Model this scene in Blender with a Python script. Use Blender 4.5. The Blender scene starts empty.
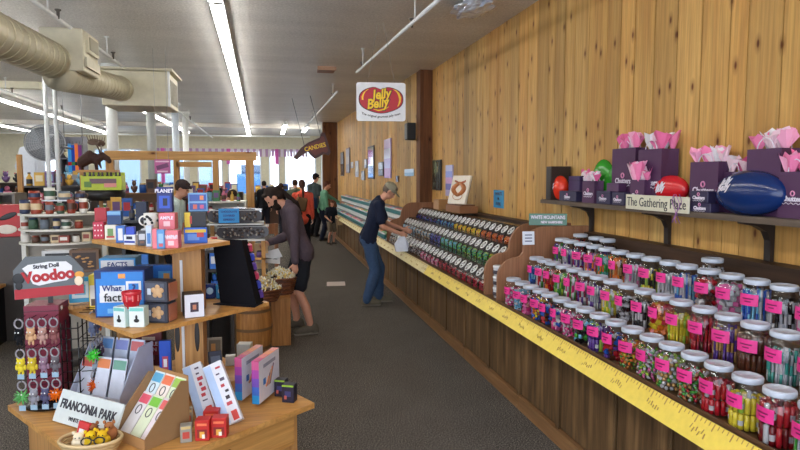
import bpy, bmesh, math, random
from mathutils import Vector, Matrix, Euler, noise
R = math.radians
PI = math.pi
scene = bpy.context.scene
C = scene.collection
random.seed(11)

# ------------------------------------------------------------------ camera
CAM_H = 1.75
PITCH = math.atan(48/600)
YAW = math.atan(130/600*math.cos(PITCH))
cam_data = bpy.data.cameras.new('camera')
cam_data.lens = 27.0
cam_data.sensor_width = 36.0
cam_data.clip_end = 200
cam = bpy.data.objects.new('camera', cam_data)
cam.location = (0, 0, CAM_H)
cam.rotation_euler = (PI/2-PITCH, 0, -YAW)
C.objects.link(cam)
scene.camera = cam
scene.view_settings.view_transform = 'Standard'
scene.view_settings.look = 'None'
scene.view_settings.gamma = 1.0
scene.view_settings.use_curve_mapping = False
scene.view_settings.exposure = 1.05
scene.cycles.max_bounces = 8
scene.cycles.transparent_max_bounces = 24
scene.cycles.caustics_reflective = False
scene.cycles.caustics_refractive = False
scene.cycles.sample_clamp_indirect = 6.0

# ------------------------------------------------------------------ daylight
world = bpy.data.worlds.new('daylight')
scene.world = world
world.use_nodes = True
wn = world.node_tree
wn.nodes.clear()
wo = wn.nodes.new('ShaderNodeOutputWorld')
wb = wn.nodes.new('ShaderNodeBackground')
sky = wn.nodes.new('ShaderNodeTexSky')
sky.sky_type = 'PREETHAM'
sky.turbidity = 4.0
sky.sun_direction = (0.3, 0.5, 0.8)
wb.inputs[0].default_value = (0.80, 0.88, 1.0, 1)
wmix = wn.nodes.new('ShaderNodeMixRGB')
wmix.inputs[0].default_value = 0.75
wmix.inputs[2].default_value = (0.80, 0.88, 1.0, 1)
wn.links.new(sky.outputs[0], wmix.inputs[1])
wn.links.new(wmix.outputs[0], wb.inputs[0])
wb.inputs[1].default_value = 2.2
wn.links.new(wb.outputs[0], wo.inputs[0])
TUBE_POWER = 13

# ------------------------------------------------------------------ measuring: the point at distance Y along the room seen at a pixel
_f = Vector((math.sin(YAW)*math.cos(PITCH), math.cos(YAW)*math.cos(PITCH), -math.sin(PITCH)))
_r = Vector((math.cos(YAW), -math.sin(YAW), 0))
_u = _r.cross(_f)
def _ray(px, py): return _f + _r*((px-400)/600) - _u*((py-225)/600)
def at(px, py, Y):
    d = _ray(px, py); t = Y/d.y
    return Vector((d.x*t, Y, CAM_H+d.z*t))
def atx(px, py, X):
    d = _ray(px, py); t = X/d.x
    return Vector((X, d.y*t, CAM_H+d.z*t))
def atz(px, py, Z):
    d = _ray(px, py); t = (Z-CAM_H)/d.z
    return Vector((d.x*t, d.y*t, Z))

# ------------------------------------------------------------------ materials
def s2l(v):
    v = v/255.0
    return v/12.92 if v <= 0.04045 else ((v+0.055)/1.055)**2.4
def rgb(r, g, b): return (s2l(r), s2l(g), s2l(b), 1)
def newmat(name):
    m = bpy.data.materials.new(name); m.use_nodes = True
    nt = m.node_tree; b = nt.nodes['Principled BSDF']
    return m, nt, b
def node(nt, t, **k):
    n = nt.nodes.new(t)
    for a, v in k.items(): setattr(n, a, v)
    return n
def coords(nt, scale=(1, 1, 1), rot=(0, 0, 0)):
    tc = node(nt, 'ShaderNodeTexCoord'); mp = node(nt, 'ShaderNodeMapping')
    mp.inputs['Scale'].default_value = scale; mp.inputs['Rotation'].default_value = rot
    nt.links.new(tc.outputs['Object'], mp.inputs[0]); return mp.outputs[0]
def tex_noise(nt, vec, scale=5, detail=4, rough=.55):
    n = node(nt, 'ShaderNodeTexNoise'); n.inputs['Scale'].default_value = scale
    n.inputs['Detail'].default_value = detail; n.inputs['Roughness'].default_value = rough
    nt.links.new(vec, n.inputs['Vector']); return n.outputs['Fac']
def ramp(nt, fac, stops):
    r = node(nt, 'ShaderNodeValToRGB'); e = r.color_ramp.elements
    while len(e) < len(stops): e.new(.5)
    for i, (p, c) in enumerate(stops): e[i].position = p; e[i].color = c
    nt.links.new(fac, r.inputs[0]); return r.outputs[0]
def mixc(nt, fac, a, b, mode='MIX'):
    m = node(nt, 'ShaderNodeMixRGB', blend_type=mode)
    for i, v in ((0, fac), (1, a), (2, b)):
        if hasattr(v, 'links') or hasattr(v, 'is_linked'): nt.links.new(v, m.inputs[i])
        else: m.inputs[i].default_value = v
    return m.outputs[0]
def bump(nt, b, h, strength=.3, dist=.01):
    n = node(nt, 'ShaderNodeBump'); n.inputs['Strength'].default_value = strength
    n.inputs['Distance'].default_value = dist
    nt.links.new(h, n.inputs['Height']); nt.links.new(n.outputs[0], b.inputs['Normal'])
def g(v): return (v, v, v, 1)
def paint(name, c, rough=.5, metal=0, var=.06, scale=12, spec=.5, bmp=0):
    m, nt, b = newmat(name)
    f = tex_noise(nt, coords(nt), scale, 4)
    col = ramp(nt, f, [(.3, tuple(x*(1-var) for x in c[:3])+(1,)), (.7, tuple(min(1, x*(1+var)) for x in c[:3])+(1,))])
    nt.links.new(col, b.inputs['Base Color'])
    b.inputs['Roughness'].default_value = rough; b.inputs['Metallic'].default_value = metal
    b.inputs['Specular IOR Level'].default_value = spec
    if bmp: bump(nt, b, f, bmp)
    return m
def attr_mat(name, rough=.45, metal=0, var=.08, spec=.5):
    m, nt, b = newmat(name)
    a = node(nt, 'ShaderNodeAttribute', attribute_name='tint')
    f = tex_noise(nt, coords(nt), 25, 3)
    v = ramp(nt, f, [(.3, g(1-var)), (.7, g(1))])
    nt.links.new(mixc(nt, 1.0, a.outputs['Color'], v, 'MULTIPLY'), b.inputs['Base Color'])
    b.inputs['Roughness'].default_value = rough; b.inputs['Metallic'].default_value = metal
    b.inputs['Specular IOR Level'].default_value = spec
    return m
def wood(name, c1, c2, axis='z', grain=1.0, rough=.5, knots=0, attr=False, spec=.3, fine=60):
    m, nt, b = newmat(name)
    k = {'x': 0, 'y': 1, 'z': 2}[axis]
    s = [14*grain]*3; s[k] = .9*grain
    w = coords(nt, tuple(s))
    f = tex_noise(nt, w, 1.3, 6, .65)
    s2 = [fine]*3; s2[k] = 2.0
    f2 = tex_noise(nt, coords(nt, tuple(s2)), 1.0, 3, .6)
    col = ramp(nt, f, [(.28, c2), (.5, tuple((p+q)/2 for p, q in zip(c1, c2))), (.68, c1)])
    col = mixc(nt, .45, col, ramp(nt, f2, [(.35, g(.62)), (.6, g(1.15))]), 'MULTIPLY')
    if attr:
        a = node(nt, 'ShaderNodeAttribute', attribute_name='tint')
        col = mixc(nt, 1.0, col, a.outputs['Color'], 'MULTIPLY')
    if knots:
        tc = node(nt, 'ShaderNodeTexCoord'); sp = node(nt, 'ShaderNodeSeparateXYZ'); cb = node(nt, 'ShaderNodeCombineXYZ')
        nt.links.new(tc.outputs['Object'], sp.inputs[0])
        o2 = [i for i in range(3) if i != k]
        ad = node(nt, 'ShaderNodeMath', operation='ADD'); nt.links.new(sp.outputs[o2[0]], ad.inputs[0]); nt.links.new(sp.outputs[o2[1]], ad.inputs[1])
        m1 = node(nt, 'ShaderNodeMath', operation='MULTIPLY'); m1.inputs[1].default_value = 4.4; nt.links.new(ad.outputs[0], m1.inputs[0])
        m2 = node(nt, 'ShaderNodeMath', operation='MULTIPLY'); m2.inputs[1].default_value = 1.9; nt.links.new(sp.outputs[k], m2.inputs[0])
        nt.links.new(m1.outputs[0], cb.inputs[0]); nt.links.new(m2.outputs[0], cb.inputs[1])
        vo = node(nt, 'ShaderNodeTexVoronoi', voronoi_dimensions='2D'); vo.inputs['Scale'].default_value = knots
        nt.links.new(cb.outputs[0], vo.inputs['Vector'])
        kn = ramp(nt, vo.outputs['Distance'], [(.0, g(0)), (.03, g(.1)), (.055, g(.6)), (.13, g(1))])
        col = mixc(nt, 1.0, col, mixc(nt, kn, rgb(120, 70, 35), g(1)), 'MULTIPLY')
    nt.links.new(col, b.inputs['Base Color'])
    b.inputs['Roughness'].default_value = rough
    b.inputs['Specular IOR Level'].default_value = spec
    bump(nt, b, f2, .12, .004)
    return m
def emit(name, c, s):
    m = bpy.data.materials.new(name); m.use_nodes = True; nt = m.node_tree; nt.nodes.clear()
    o = node(nt, 'ShaderNodeOutputMaterial'); e = node(nt, 'ShaderNodeEmission')
    e.inputs[0].default_value = c; e.inputs[1].default_value = s
    nt.links.new(e.outputs[0], o.inputs[0]); return m
def glass(name, tint=(1, 1, 1, 1), refl=.06, rough=.03, edge=.6):
    m = bpy.data.materials.new(name); m.use_nodes = True; nt = m.node_tree; nt.nodes.clear()
    o = node(nt, 'ShaderNodeOutputMaterial'); t = node(nt, 'ShaderNodeBsdfTransparent'); gl = node(nt, 'ShaderNodeBsdfGlossy')
    t.inputs[0].default_value = tint; gl.inputs['Roughness'].default_value = rough
    lw = node(nt, 'ShaderNodeLayerWeight'); lw.inputs[0].default_value = .35
    f = ramp(nt, lw.outputs['Facing'], [(0, g(refl)), (.6, g(refl*1.6)), (1, g(edge))])
    mx = node(nt, 'ShaderNodeMixShader'); nt.links.new(f, mx.inputs[0])
    nt.links.new(t.outputs[0], mx.inputs[1]); nt.links.new(gl.outputs[0], mx.inputs[2]); nt.links.new(mx.outputs[0], o.inputs[0])
    return m

M = {}
M['pine'] = wood('pine planks', rgb(218, 175, 104), rgb(184, 134, 70), 'z', .55, .55, knots=1.0, attr=True)
M['rough_beam'] = wood('rough brown timber', rgb(128, 84, 52), rgb(86, 52, 32), 'z', .8, .7, knots=.7)
M['oak_dark'] = wood('dark stained oak panel', rgb(128, 99, 66), rgb(56, 39, 25), 'z', 1.0, .45, fine=38)
M['oak_rail'] = wood('dark stained oak rail', rgb(112, 82, 52), rgb(78, 54, 33), 'y', 1.0, .45)
M['dark_rail'] = wood('dark brown shelf wood', rgb(76, 54, 40), rgb(48, 34, 26), 'y', 1.0, .5)
M['riser'] = wood('brown stepped display wood', rgb(110, 80, 56), rgb(80, 56, 38), 'y', 1.0, .5)
M['divider'] = wood('reddish brown divider panel', rgb(164, 118, 88), rgb(138, 94, 66), 'z', .8, .45)
M['maple'] = wood('honey maple shelving', rgb(212, 160, 92), rgb(176, 122, 62), 'x', .7, .4)
M['maple_up'] = wood('honey maple upright', rgb(196, 148, 92), rgb(160, 112, 62), 'z', .9, .45)
M['barrel'] = wood('golden barrel staves', rgb(196, 138, 76), rgb(150, 98, 50), 'z', 1.4, .45)
M['beamwood'] = wood('yellow pine beam', rgb(206, 160, 100), rgb(170, 122, 68), 'x', 1.0, .55, knots=.8)
M['postwood'] = wood('yellow pine post', rgb(200, 152, 92), rgb(165, 116, 64), 'z', 1.0, .55)
M['white'] = paint('white enamel', rgb(226, 228, 228), .4)
M['offwhite'] = paint('off white plaster', rgb(214, 208, 190), .8, bmp=.05)
M['cream'] = paint('cream painted wall', rgb(226, 221, 198), .8)
M['wallwhite'] = paint('pale grey white wall', rgb(222, 222, 216), .8)
M['duct'] = paint('galvanised duct painted beige', rgb(186, 178, 152), .42, .25)
M['ductbox'] = paint('beige sheet metal box', rgb(206, 200, 176), .5)
M['black'] = paint('matte black', rgb(24, 23, 25), .6)
M['blackcloth'] = paint('black fabric', rgb(16, 16, 20), .9)
M['blackplastic'] = paint('glossy black plastic', rgb(30, 28, 30), .25)
M['kick'] = wood('brown kick board', rgb(150, 112, 74), rgb(118, 84, 54), 'y', 1.0, .4)
M['mirror'] = paint('silvered mirror', rgb(236, 238, 246), .07, 1.0, var=.01)
M['chrome'] = paint('polished steel', rgb(225, 225, 225), .16, 1.0, var=.02)
M['steel'] = paint('brushed steel', rgb(170, 172, 176), .35, .8)
M['lid'] = paint('white plastic lid', rgb(188, 196, 210), .35)
M['tint'] = attr_mat('coloured surface')
M['gloss'] = attr_mat('coloured glossy surface', .18)
M['cloth'] = attr_mat('coloured cloth', .92, spec=.15)
M['glass'] = glass('clear jar glass')
M['acrylic'] = glass('clear acrylic', (.96, .96, .96, 1), .08, .05, .5)
M['pane'] = glass('window glass', (.93, .97, 1, 1), .04, .02, .3)
M['yellow'] = paint('yellow ruler paper', rgb(236, 208, 84), .45, var=.05, scale=30)
M['tube'] = emit('fluorescent tube glow', (1, .97, .90, 1), TUBE_POWER)

# ------------------------------------------------------------------ mesh building
class MB:
    def __init__(s): s.v = []; s.f = []; s.c = []; s.m = []; s.sm = []; s.xf = None
    def add(s, vs, fs, col=(1, 1, 1, 1), mi=0, smooth=False):
        n = len(s.v)
        if s.xf is not None: vs = [s.xf @ Vector(v) for v in vs]
        s.v += [tuple(v) for v in vs]
        for f in fs:
            s.f.append([i+n for i in f]); s.c.append(col); s.m.append(mi); s.sm.append(smooth)
        return s
    def box(s, c, d, col=(1, 1, 1, 1), rot=None, mi=0, bev=0):
        x, y, z = d[0]/2, d[1]/2, d[2]/2
        if bev and min(d) > 2.2*bev:
            b = bev; vs = []; fs = []
            def idx(v, L=vs):
                L.append(v); return len(L)-1
            I = {}
            for sx in (-1, 1):
                for sy in (-1, 1):
                    for sz in (-1, 1):
                        I[sx, sy, sz] = (idx((sx*x, sy*(y-b), sz*(z-b))), idx((sx*(x-b), sy*y, sz*(z-b))), idx((sx*(x-b), sy*(y-b), sz*z)))
            for a in range(3):
                o = [k for k in range(3) if k != a]
                for sg in (-1, 1):
                    q = []
                    for p, r in ((-1, -1), (1, -1), (1, 1), (-1, 1)):
                        kk = [0, 0, 0]; kk[a] = sg; kk[o[0]] = p; kk[o[1]] = r
                        q.append(I[tuple(kk)][a])
                    fs.append(q if (sg > 0) == (a != 1) else q[::-1])
            for a in range(3):           # edges
                o = [k for k in range(3) if k != a]
                for p in (-1, 1):
                    for r in (-1, 1):
                        k1 = [0, 0, 0]; k2 = [0, 0, 0]
                        k1[a] = -1; k2[a] = 1
                        for kk in (k1, k2): kk[o[0]] = p; kk[o[1]] = r
                        A = I[tuple(k1)]; B = I[tuple(k2)]
                        fs.append([A[o[0]], B[o[0]], B[o[1]], A[o[1]]])
            for k_ in I.values(): fs.append(list(k_))
        else:
            vs = [(sx*x, sy*y, sz*z) for sx in (-1, 1) for sy in (-1, 1) for sz in (-1, 1)]
            fs = [(0, 1, 3, 2), (4, 6, 7, 5), (0, 4, 5, 1), (2, 3, 7, 6), (0, 2, 6, 4), (1, 5, 7, 3)]
        mt = Matrix.Translation(c)
        if rot is not None: mt = mt @ Euler(rot).to_matrix().to_4x4()
        return s.add([mt @ Vector(v) for v in vs], fs, col, mi)
    def b2(s, lo, hi, col=(1, 1, 1, 1), **k):
        return s.box([(a+b)/2 for a, b in zip(lo, hi)], [abs(b-a) for a, b in zip(lo, hi)], col, **k)
    def lathe(s, prof, n=20, loc=(0, 0, 0), col=(1, 1, 1, 1), mi=0, rot=None, smooth=True, cap=True, sx=1, sy=1):
        vs = []; fs = []
        for r, z in prof:
            for i in range(n):
                a = 2*PI*i/n; vs.append((r*math.cos(a)*sx, r*math.sin(a)*sy, z))
        for j in range(len(prof)-1):
            for i in range(n):
                k = (i+1) % n; fs.append((j*n+i, j*n+k, (j+1)*n+k, (j+1)*n+i))
        if cap:
            fs.append(list(range(n))[::-1]); fs.append([(len(prof)-1)*n+i for i in range(n)])
        mt = Matrix.Translation(loc)
        if rot is not None: mt = mt @ Euler(rot).to_matrix().to_4x4()
        return s.add([mt @ Vector(v) for v in vs], fs, col, mi, smooth)
    def ball(s, c, r, col=(1, 1, 1, 1), n=10, m=6, mi=0, rot=None):
        r3 = r if isinstance(r, (tuple, list)) else (r, r, r)
        prof = [(math.sin(PI*j/m)+(1e-4 if j in (0, m) else 0), -math.cos(PI*j/m)) for j in range(m+1)]
        vs = []; fs = []
        for a, z in prof:
            for i in range(n):
                t = 2*PI*i/n; vs.append((a*math.cos(t)*r3[0], a*math.sin(t)*r3[1], z*r3[2]))
        for j in range(m):
            for i in range(n):
                k = (i+1) % n; fs.append((j*n+i, j*n+k, (j+1)*n+k, (j+1)*n+i))
        mt = Matrix.Translation(c)
        if rot is not None: mt = mt @ Euler(rot).to_matrix().to_4x4()
        return s.add([mt @ Vector(v) for v in vs], fs, col, mi, True)
    def tube(s, pts, r, n=8, col=(1, 1, 1, 1), mi=0, cap=True, smooth=True):
        pts = [Vector(p) for p in pts]; vs = []; fs = []
        rs = r if isinstance(r, (list, tuple)) else [r]*len(pts)
        up = None
        for i, p in enumerate(pts):
            d = (pts[min(i+1, len(pts)-1)]-pts[max(i-1, 0)]).normalized()
            if up is None:
                up = Vector((0, 0, 1)) if abs(d.z) < .9 else Vector((1, 0, 0))
            a = d.cross(up).normalized(); b = a.cross(d).normalized(); up = b
            for k in range(n):
                t = 2*PI*k/n; vs.append(p+(a*math.cos(t)+b*math.sin(t))*rs[i])
        for j in range(len(pts)-1):
            for i in range(n):
                k = (i+1) % n; fs.append((j*n+i, j*n+k, (j+1)*n+k, (j+1)*n+i))
        if cap:
            fs.append(list(range(n))[::-1]); fs.append([(len(pts)-1)*n+i for i in range(n)])
        return s.add(vs, fs, col, mi, smooth)
    def prism(s, outline, lo, hi, axis='y', col=(1, 1, 1, 1), mi=0):
        # outline in the two other axes
        n = len(outline); vs = []
        for h in (lo, hi):
            for a, b in outline:
                vs.append({'x': (h, a, b), 'y': (a, h, b), 'z': (a, b, h)}[axis])
        fs = [list(range(n))[::-1], list(range(n, 2*n))]+[(i, (i+1) % n, n+(i+1) % n, n+i) for i in range(n)]
        return s.add(vs, fs, col, mi)
    def mesh(s, name, mats):
        me = bpy.data.meshes.new(name); me.from_pydata(s.v, [], s.f)
        for m in (mats if isinstance(mats, (list, tuple)) else [mats]): me.materials.append(M[m] if isinstance(m, str) else m)
        at_ = me.color_attributes.new('tint', 'FLOAT_COLOR', 'CORNER')
        cols = []
        for f, c in zip(s.f, s.c): cols += list(c)*len(f)
        at_.data.foreach_set('color', cols)
        me.polygons.foreach_set('material_index', s.m); me.polygons.foreach_set('use_smooth', s.sm)
        me.update()
        b = bmesh.new(); b.from_mesh(me); bmesh.ops.recalc_face_normals(b, faces=b.faces); b.to_mesh(me); b.free()
        return me
    def build(s, name, mats='tint', parent=None, loc=(0, 0, 0), rot=(0, 0, 0)):
        o = bpy.data.objects.new(name, s.mesh(name, mats)); C.objects.link(o)
        if parent: o.parent = parent
        o.location = loc; o.rotation_euler = rot
        return o
LABELS = {}
def tag(o, label, cat, group=None, kind=None):
    if label:
        if not group and label in LABELS: print('DUPLICATE LABEL', label)
        LABELS[label] = o; o['label'] = label
    if cat: o['category'] = cat
    if group: o['group'] = group
    if kind: o['kind'] = kind
    return o
def thing(name, label, cat, loc=(0, 0, 0), rz=0, group=None):
    o = bpy.data.objects.new(name, None); o.empty_display_size = .1; C.objects.link(o)
    o.location = loc; o.rotation_euler = (0, 0, rz)
    return tag(o, label, cat, group)
def struct(o): o['kind'] = 'structure'; return o
def dup(root, loc=None, rz=None, label=None, group=None):
    r = root.copy(); C.objects.link(r)
    if loc is not None: r.location = loc
    if rz is not None: r.rotation_euler[2] = rz
    if label: r['label'] = label; LABELS[label] = r
    if group: r['group'] = group
    for ch in root.children:
        c = ch.copy(); C.objects.link(c); c.parent = r
        for gch in ch.children:
            d = gch.copy(); C.objects.link(d); d.parent = c
    return r
_txt = {}
def text_part(s, size, mat, parent, loc, rot, name='lettering', bold=0, shear=0, ext=.0015, sx=1, align='CENTER'):
    cu = bpy.data.curves.new('t', 'FONT'); cu.body = s; cu.size = size; cu.align_x = align; cu.align_y = 'CENTER'
    cu.extrude = ext; cu.offset = bold; cu.shear = shear; cu.resolution_u = 3
    o = bpy.data.objects.new('t', cu); C.objects.link(o)
    bpy.context.view_layer.update()
    me = bpy.data.meshes.new_from_object(o.evaluated_get(bpy.context.evaluated_depsgraph_get()))
    bpy.data.objects.remove(o); me.materials.clear(); me.materials.append(M[mat] if isinstance(mat, str) else mat)
    t = bpy.data.objects.new(name, me); C.objects.link(t)
    if parent: t.parent = parent
    t.location = loc; t.rotation_euler = rot; t.scale = (sx, 1, 1)
    return t
ORD = ['first', 'second', 'third', 'fourth', 'fifth', 'sixth', 'seventh', 'eighth', 'ninth', 'tenth', 'eleventh', 'twelfth', 'thirteenth',
       'fourteenth', 'fifteenth', 'sixteenth', 'seventeenth', 'eighteenth', 'nineteenth', 'twentieth', 'twenty-first', 'twenty-second',
       'twenty-third', 'twenty-fourth', 'twenty-fifth', 'twenty-sixth', 'twenty-seventh', 'twenty-eighth', 'twenty-ninth', 'thirtieth']

# ================================================================== SETTING
XW = 2.70; ZC = 3.53; YB = 26.7; XL = -10.6; YF = -2.2
# carpet
m, nt, b = newmat('speckled carpet'); M['carpet'] = m
v = coords(nt)
f1 = tex_noise(nt, v, 105, 3, .75); f2 = tex_noise(nt, v, 3, 3)
col = ramp(nt, f1, [(.37, rgb(44, 42, 41)), (.5, rgb(84, 79, 75)), (.63, rgb(146, 138, 128))])
col = mixc(nt, .5, col, ramp(nt, f2, [(.3, g(.8)), (.7, g(1.1))]), 'MULTIPLY')
nt.links.new(col, b.inputs['Base Color']); b.inputs['Roughness'].default_value = 1; b.inputs['Specular IOR Level'].default_value = .1
bump(nt, b, f1, .5, .006)
struct(MB().b2((XL, YF, -.1), (XW, YB, 0)).build('floor', 'carpet'))
# ceiling
m, nt, b = newmat('popcorn ceiling'); M['ceil'] = m
v = coords(nt)
f1 = tex_noise(nt, v, 38, 4, .7); f2 = tex_noise(nt, coords(nt, (.25, 1.2, 1)), 1.6, 4)
col = mixc(nt, .6, ramp(nt, f1, [(.35, rgb(202, 198, 192)), (.65, rgb(236, 232, 226))]), ramp(nt, f2, [(.3, g(.78)), (.7, g(1.1))]), 'MULTIPLY')
nt.links.new(col, b.inputs['Base Color']); b.inputs['Roughness'].default_value = .36
bump(nt, b, f1, .45, .03)
struct(MB().b2((XL, YF, ZC), (XW, YB, ZC+.1)).build('ceiling', 'ceil'))

def plank_wall(x, y0, y1, z0, z1, seed, th=.022):
    rnd = random.Random(seed); mb = MB(); y = y0
    mb.b2((x-.004, y0, z0), (x+.1, y1, z1), (.10, .07, .05, 1))
    while y < y1-.01:
        w = min(rnd.choice((.14, .19, .24, .29)), y1-y)
        t = rnd.uniform(.82, 1.10); u = rnd.uniform(-.06, .06)
        c = (t+u, t, t-u*1.4, 1)
        if rnd.random() < .10: c = (t*.72, t*.76, t*.84, 1)
        gap = .009 if rnd.random() < .7 else .016
        d = rnd.uniform(0, .004)
        mb.b2((x-th+d, y+gap/2, z0+.001), (x+.001, y+w-gap/2, z1-.001), c)
        y += w
    return mb
struct(plank_wall(XW, YF, 9.84, 0, ZC, 5).build('wall_right', 'pine'))
FW_A = math.atan(.29/9.9)
def far_wall_x(y): return 2.49-math.tan(FW_A)*(y-10.1)
struct(plank_wall(0, 0, 9.75, 0, ZC, 8).build('wall_right_far', 'pine', None, (2.49, 10.1, 0), (0, 0, FW_A)))
struct(MB().b2((2.19, 20.0, 0), (2.8, 20.3, ZC)).build('wall_return', 'wallwhite'))
struct(MB().b2((2.2, 20.3, 0), (2.8, YB, ZC)).build('wall_right_back', 'wallwhite'))
tag(struct(MB().b2((2.47, 9.84, 0), (2.75, 10.1, ZC)).build('wall_pillar', 'rough_beam')), 'rough brown timber post on the plank wall beside the black speaker', None)
tag(struct(MB().b2((1.70, 19.82, 0), (2.18, 20.1, ZC)).build('wall_pillar', 'rough_beam')), 'far rough timber post behind the hanging wooden canoe sign', None)
struct(MB().b2((XL-.1, YF, 0), (XL, YB, ZC)).build('wall_left', 'wallwhite'))
# back wall: sill wall, head wall, piers
mb = MB()
mb.b2((XL, YB, 0), (2.8, YB+.2, .98)); mb.b2((XL, YB, 2.92), (2.8, YB+.2, ZC))
wins = [(-9.3, -7.4), (-7.0, -5.2), (-4.9, -3.3), (-3.0, -1.95), (-1.75, -.35), (-.05, 0.42), (0.62, 2.0)]
xs = [XL]+[a for w in wins for a in w]+[2.8]
for i in range(0, len(xs), 2): mb.b2((xs[i], YB, .98), (xs[i+1], YB+.2, 2.92))
struct(mb.build('wall_back', 'cream'))
for i, (a, c) in enumerate(wins):
    fr = MB()
    for x in (a+.03, c-.03): fr.b2((x-.03, YB-.02, .98), (x+.03, YB+.1, 2.92))
    for z in (1.01, 2.89): fr.b2((a, YB-.02, z-.03), (c, YB+.1, z+.03))
    w = struct(fr.build('window_%d' % (i+1), 'white'))
    MB().b2((a+.06, YB+.03, 1.04), (c-.06, YB+.04, 2.86)).build('pane', 'pane', w)
# street seen through the back windows
struct(MB().b2((-40, YB+.3, -.12), (40, YB+30, -.1), rgb(150, 150, 150)).build('street', 'tint'))
tag(MB().b2((-1.6, YB+4, 0), (-.2, YB+6, 1.9), rgb(90, 140, 190)).box((-.9, YB+5, 2.1), (1.0, 1.6, .5), rgb(60, 90, 120)).build('van', 'gloss'), 'blue van parked outside behind the far shop windows', 'van')
tag(MB().b2((-14, YB+18, -.1), (-4, YB+24, 4.5), rgb(150, 170, 180)).prism([(-14.5, 4.5), (-3.5, 4.5), (-9, 7)], YB+17.6, YB+24.3, 'y', rgb(90, 110, 120)).build('house', 'tint'), 'pale grey house across the street behind the left windows', 'house')
# valance of pennants over the back windows
mb = MB(); x = -4.6; k = 0
while x < 1.6:
    c = rgb(236, 226, 240) if k % 2 else rgb(196, 158, 200)
    mb.prism([(x, 2.95), (x+.12, 2.95), (x+.11, 2.62), (x+.01, 2.62)], YB-.06, YB-.05, 'y', c); x += .13; k += 1
tag(mb.build('valance', 'cloth'), 'white and lilac striped valance hanging along the tops of the far windows', 'valance')
for x in (-1.72, -4.35, 0.3):
    tag(MB().b2((x-.07, YB-.12, 2.3 if x > -4 else 1.4), (x+.07, YB-.07, 2.95), rgb(220, 110, 190)).build('banner', 'cloth'),
        {-1.72: 'short pink banner between the far windows above the pine frame', -4.35: 'tall pink banner hanging behind the moose statue', .3: 'short pink banner by the far window under the canoe sign'}[x], 'banner')
# ------------------------------------------------------------------ ceiling fixtures
def light_row(x0, y0, x1, y1, z, n, row, width=.135, skip=()):
    for i in range(n):
        if i in skip: continue
        a = i/n; bb = (i+1)/n
        ax, ay, bx, by = x0+(x1-x0)*a, y0+(y1-y0)*a, x0+(x1-x0)*bb, y0+(y1-y0)*bb
        L = math.hypot(bx-ax, by-ay)
        t = thing('fluorescent_light', row % ORD[i], 'ceiling light', ((ax+bx)/2, (ay+by)/2, z), -math.atan2(bx-ax, by-ay), 'fluorescent strips on the ceiling')
        MB().prism([(-width*.5, .020), (-width*.2, ZC-z-.001), (width*.2, ZC-z-.001), (width*.5, .020)], -L/2+.01, L/2-.01, 'y').build('housing', 'white', t)
        for sx in (-1, 1):
            MB().tube([(sx*width*.30, -L/2+.04, 0), (sx*width*.30, L/2-.04, 0)], .019, 8).build('tube', 'tube', t)
        for sy in (-1, 1): MB().box((0, sy*(L/2-.02), .01), (width, .03, .06)).build('end_cap', 'white', t)
light_row(-.36, -1.2, -.80, 25.6, 3.42, 11, 'long fluorescent strip in the middle ceiling row, %s from the camera')  # row extended behind the camera, out of view, for more light on the ceiling
light_row(-3.22, 8.0, -3.0, 24.0, 3.42, 7, 'fluorescent strip in the ceiling row beyond the duct, %s from the camera')
light_row(-5.2, 1.0, -6.0, 25.5, 3.40, 10, 'fluorescent strip in the left ceiling row, %s from the camera')  # near strips out of view, extended towards the camera for more ceiling light
light_row(-8.3, 5.0, -8.5, 25.0, 3.40, 8, 'fluorescent strip in the leftmost ceiling row, %s from the camera')
light_row(.52, 19.6, .50, 24.0, 3.42, 2, 'fluorescent strip on the ceiling above the canoe sign, %s from the camera')
light_row(1.25, 20.4, 1.25, 22.8, 3.42, 1, 'fluorescent strip near the far timber post, %s from the camera')

def spiral_duct(pts, r, name, label):
    t = thing(name, label, 'duct', (0, 0, 0))
    mb = MB(); mb.tube(pts, r, 28); mb.build('pipe', 'duct', t)
    sm = MB(); a = Vector(pts[0]); b = Vector(pts[-1]); L = (b-a).length
    n = int(L/.14)
    for k in range(n+1):
        p = a+(b-a)*(k/n); q = p+(b-a).normalized()*.012
        sm.tube([p, q], r+.006, 28)
    sm.build('seam', 'duct', t)
    return t
t = spiral_duct([(-2.28, 3.8, 2.90), (-2.2, 6.95, 2.96)], .185, 'air_duct', 'wide beige spiral duct at the top left, nearer piece')
t2 = thing('duct_branch_box', 'beige square box with a vent face joining the two duct pieces', 'duct box', (-2.10, 7.25, 3.08))
MB().box((0, 0, 0), (.42, .55, .44), bev=.01).build('box', 'ductbox', t2)
fr = MB(); fr.box((.225, -.0, .09), (.03, .40, .20)); fr.build('vent_frame', 'ductbox', t2)
MB().box((.245, 0, .09), (.01, .32, .13), rgb(150, 143, 120)).build('grille', 'tint', t2)
MB().box((.225, -.0, -.12), (.02, .5, .10)).build('flange', 'ductbox', t2)
spiral_duct([(-2.14, 7.0, 2.82), (-2.06, 9.28, 3.0)], .165, 'air_duct', 'narrower beige duct running from the square box to the vent box')
t = thing('vent_box', 'large beige ceiling vent box at the end of the duct', 'vent box', (at(135, 90, 9.3).x, 9.78, 3.02))
MB().box((0, 0, 0), (.90, .9, .50), bev=.01).build('box', 'ductbox', t)
MB().box((0, 0, .27), (1.02, 1.0, .03)).build('top_flange', 'ductbox', t)
MB().box((.455, -.455, 0), (.03, .03, .50)).build('corner_trim', 'white', t)
mb = MB()
for k in range(6): mb.box((.46, -.3+.12*k, -.02), (.01, .03, .34), rgb(120, 116, 100))
mb.build('grille', 'tint', t)
MB().lathe([(.175, 0), (.175, .12)], 24, (at(135, 90, 9.3).x*-1-2.06, -.46, -.02), rot=(PI/2, 0, 0)).build('collar', 'duct', t)

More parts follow.
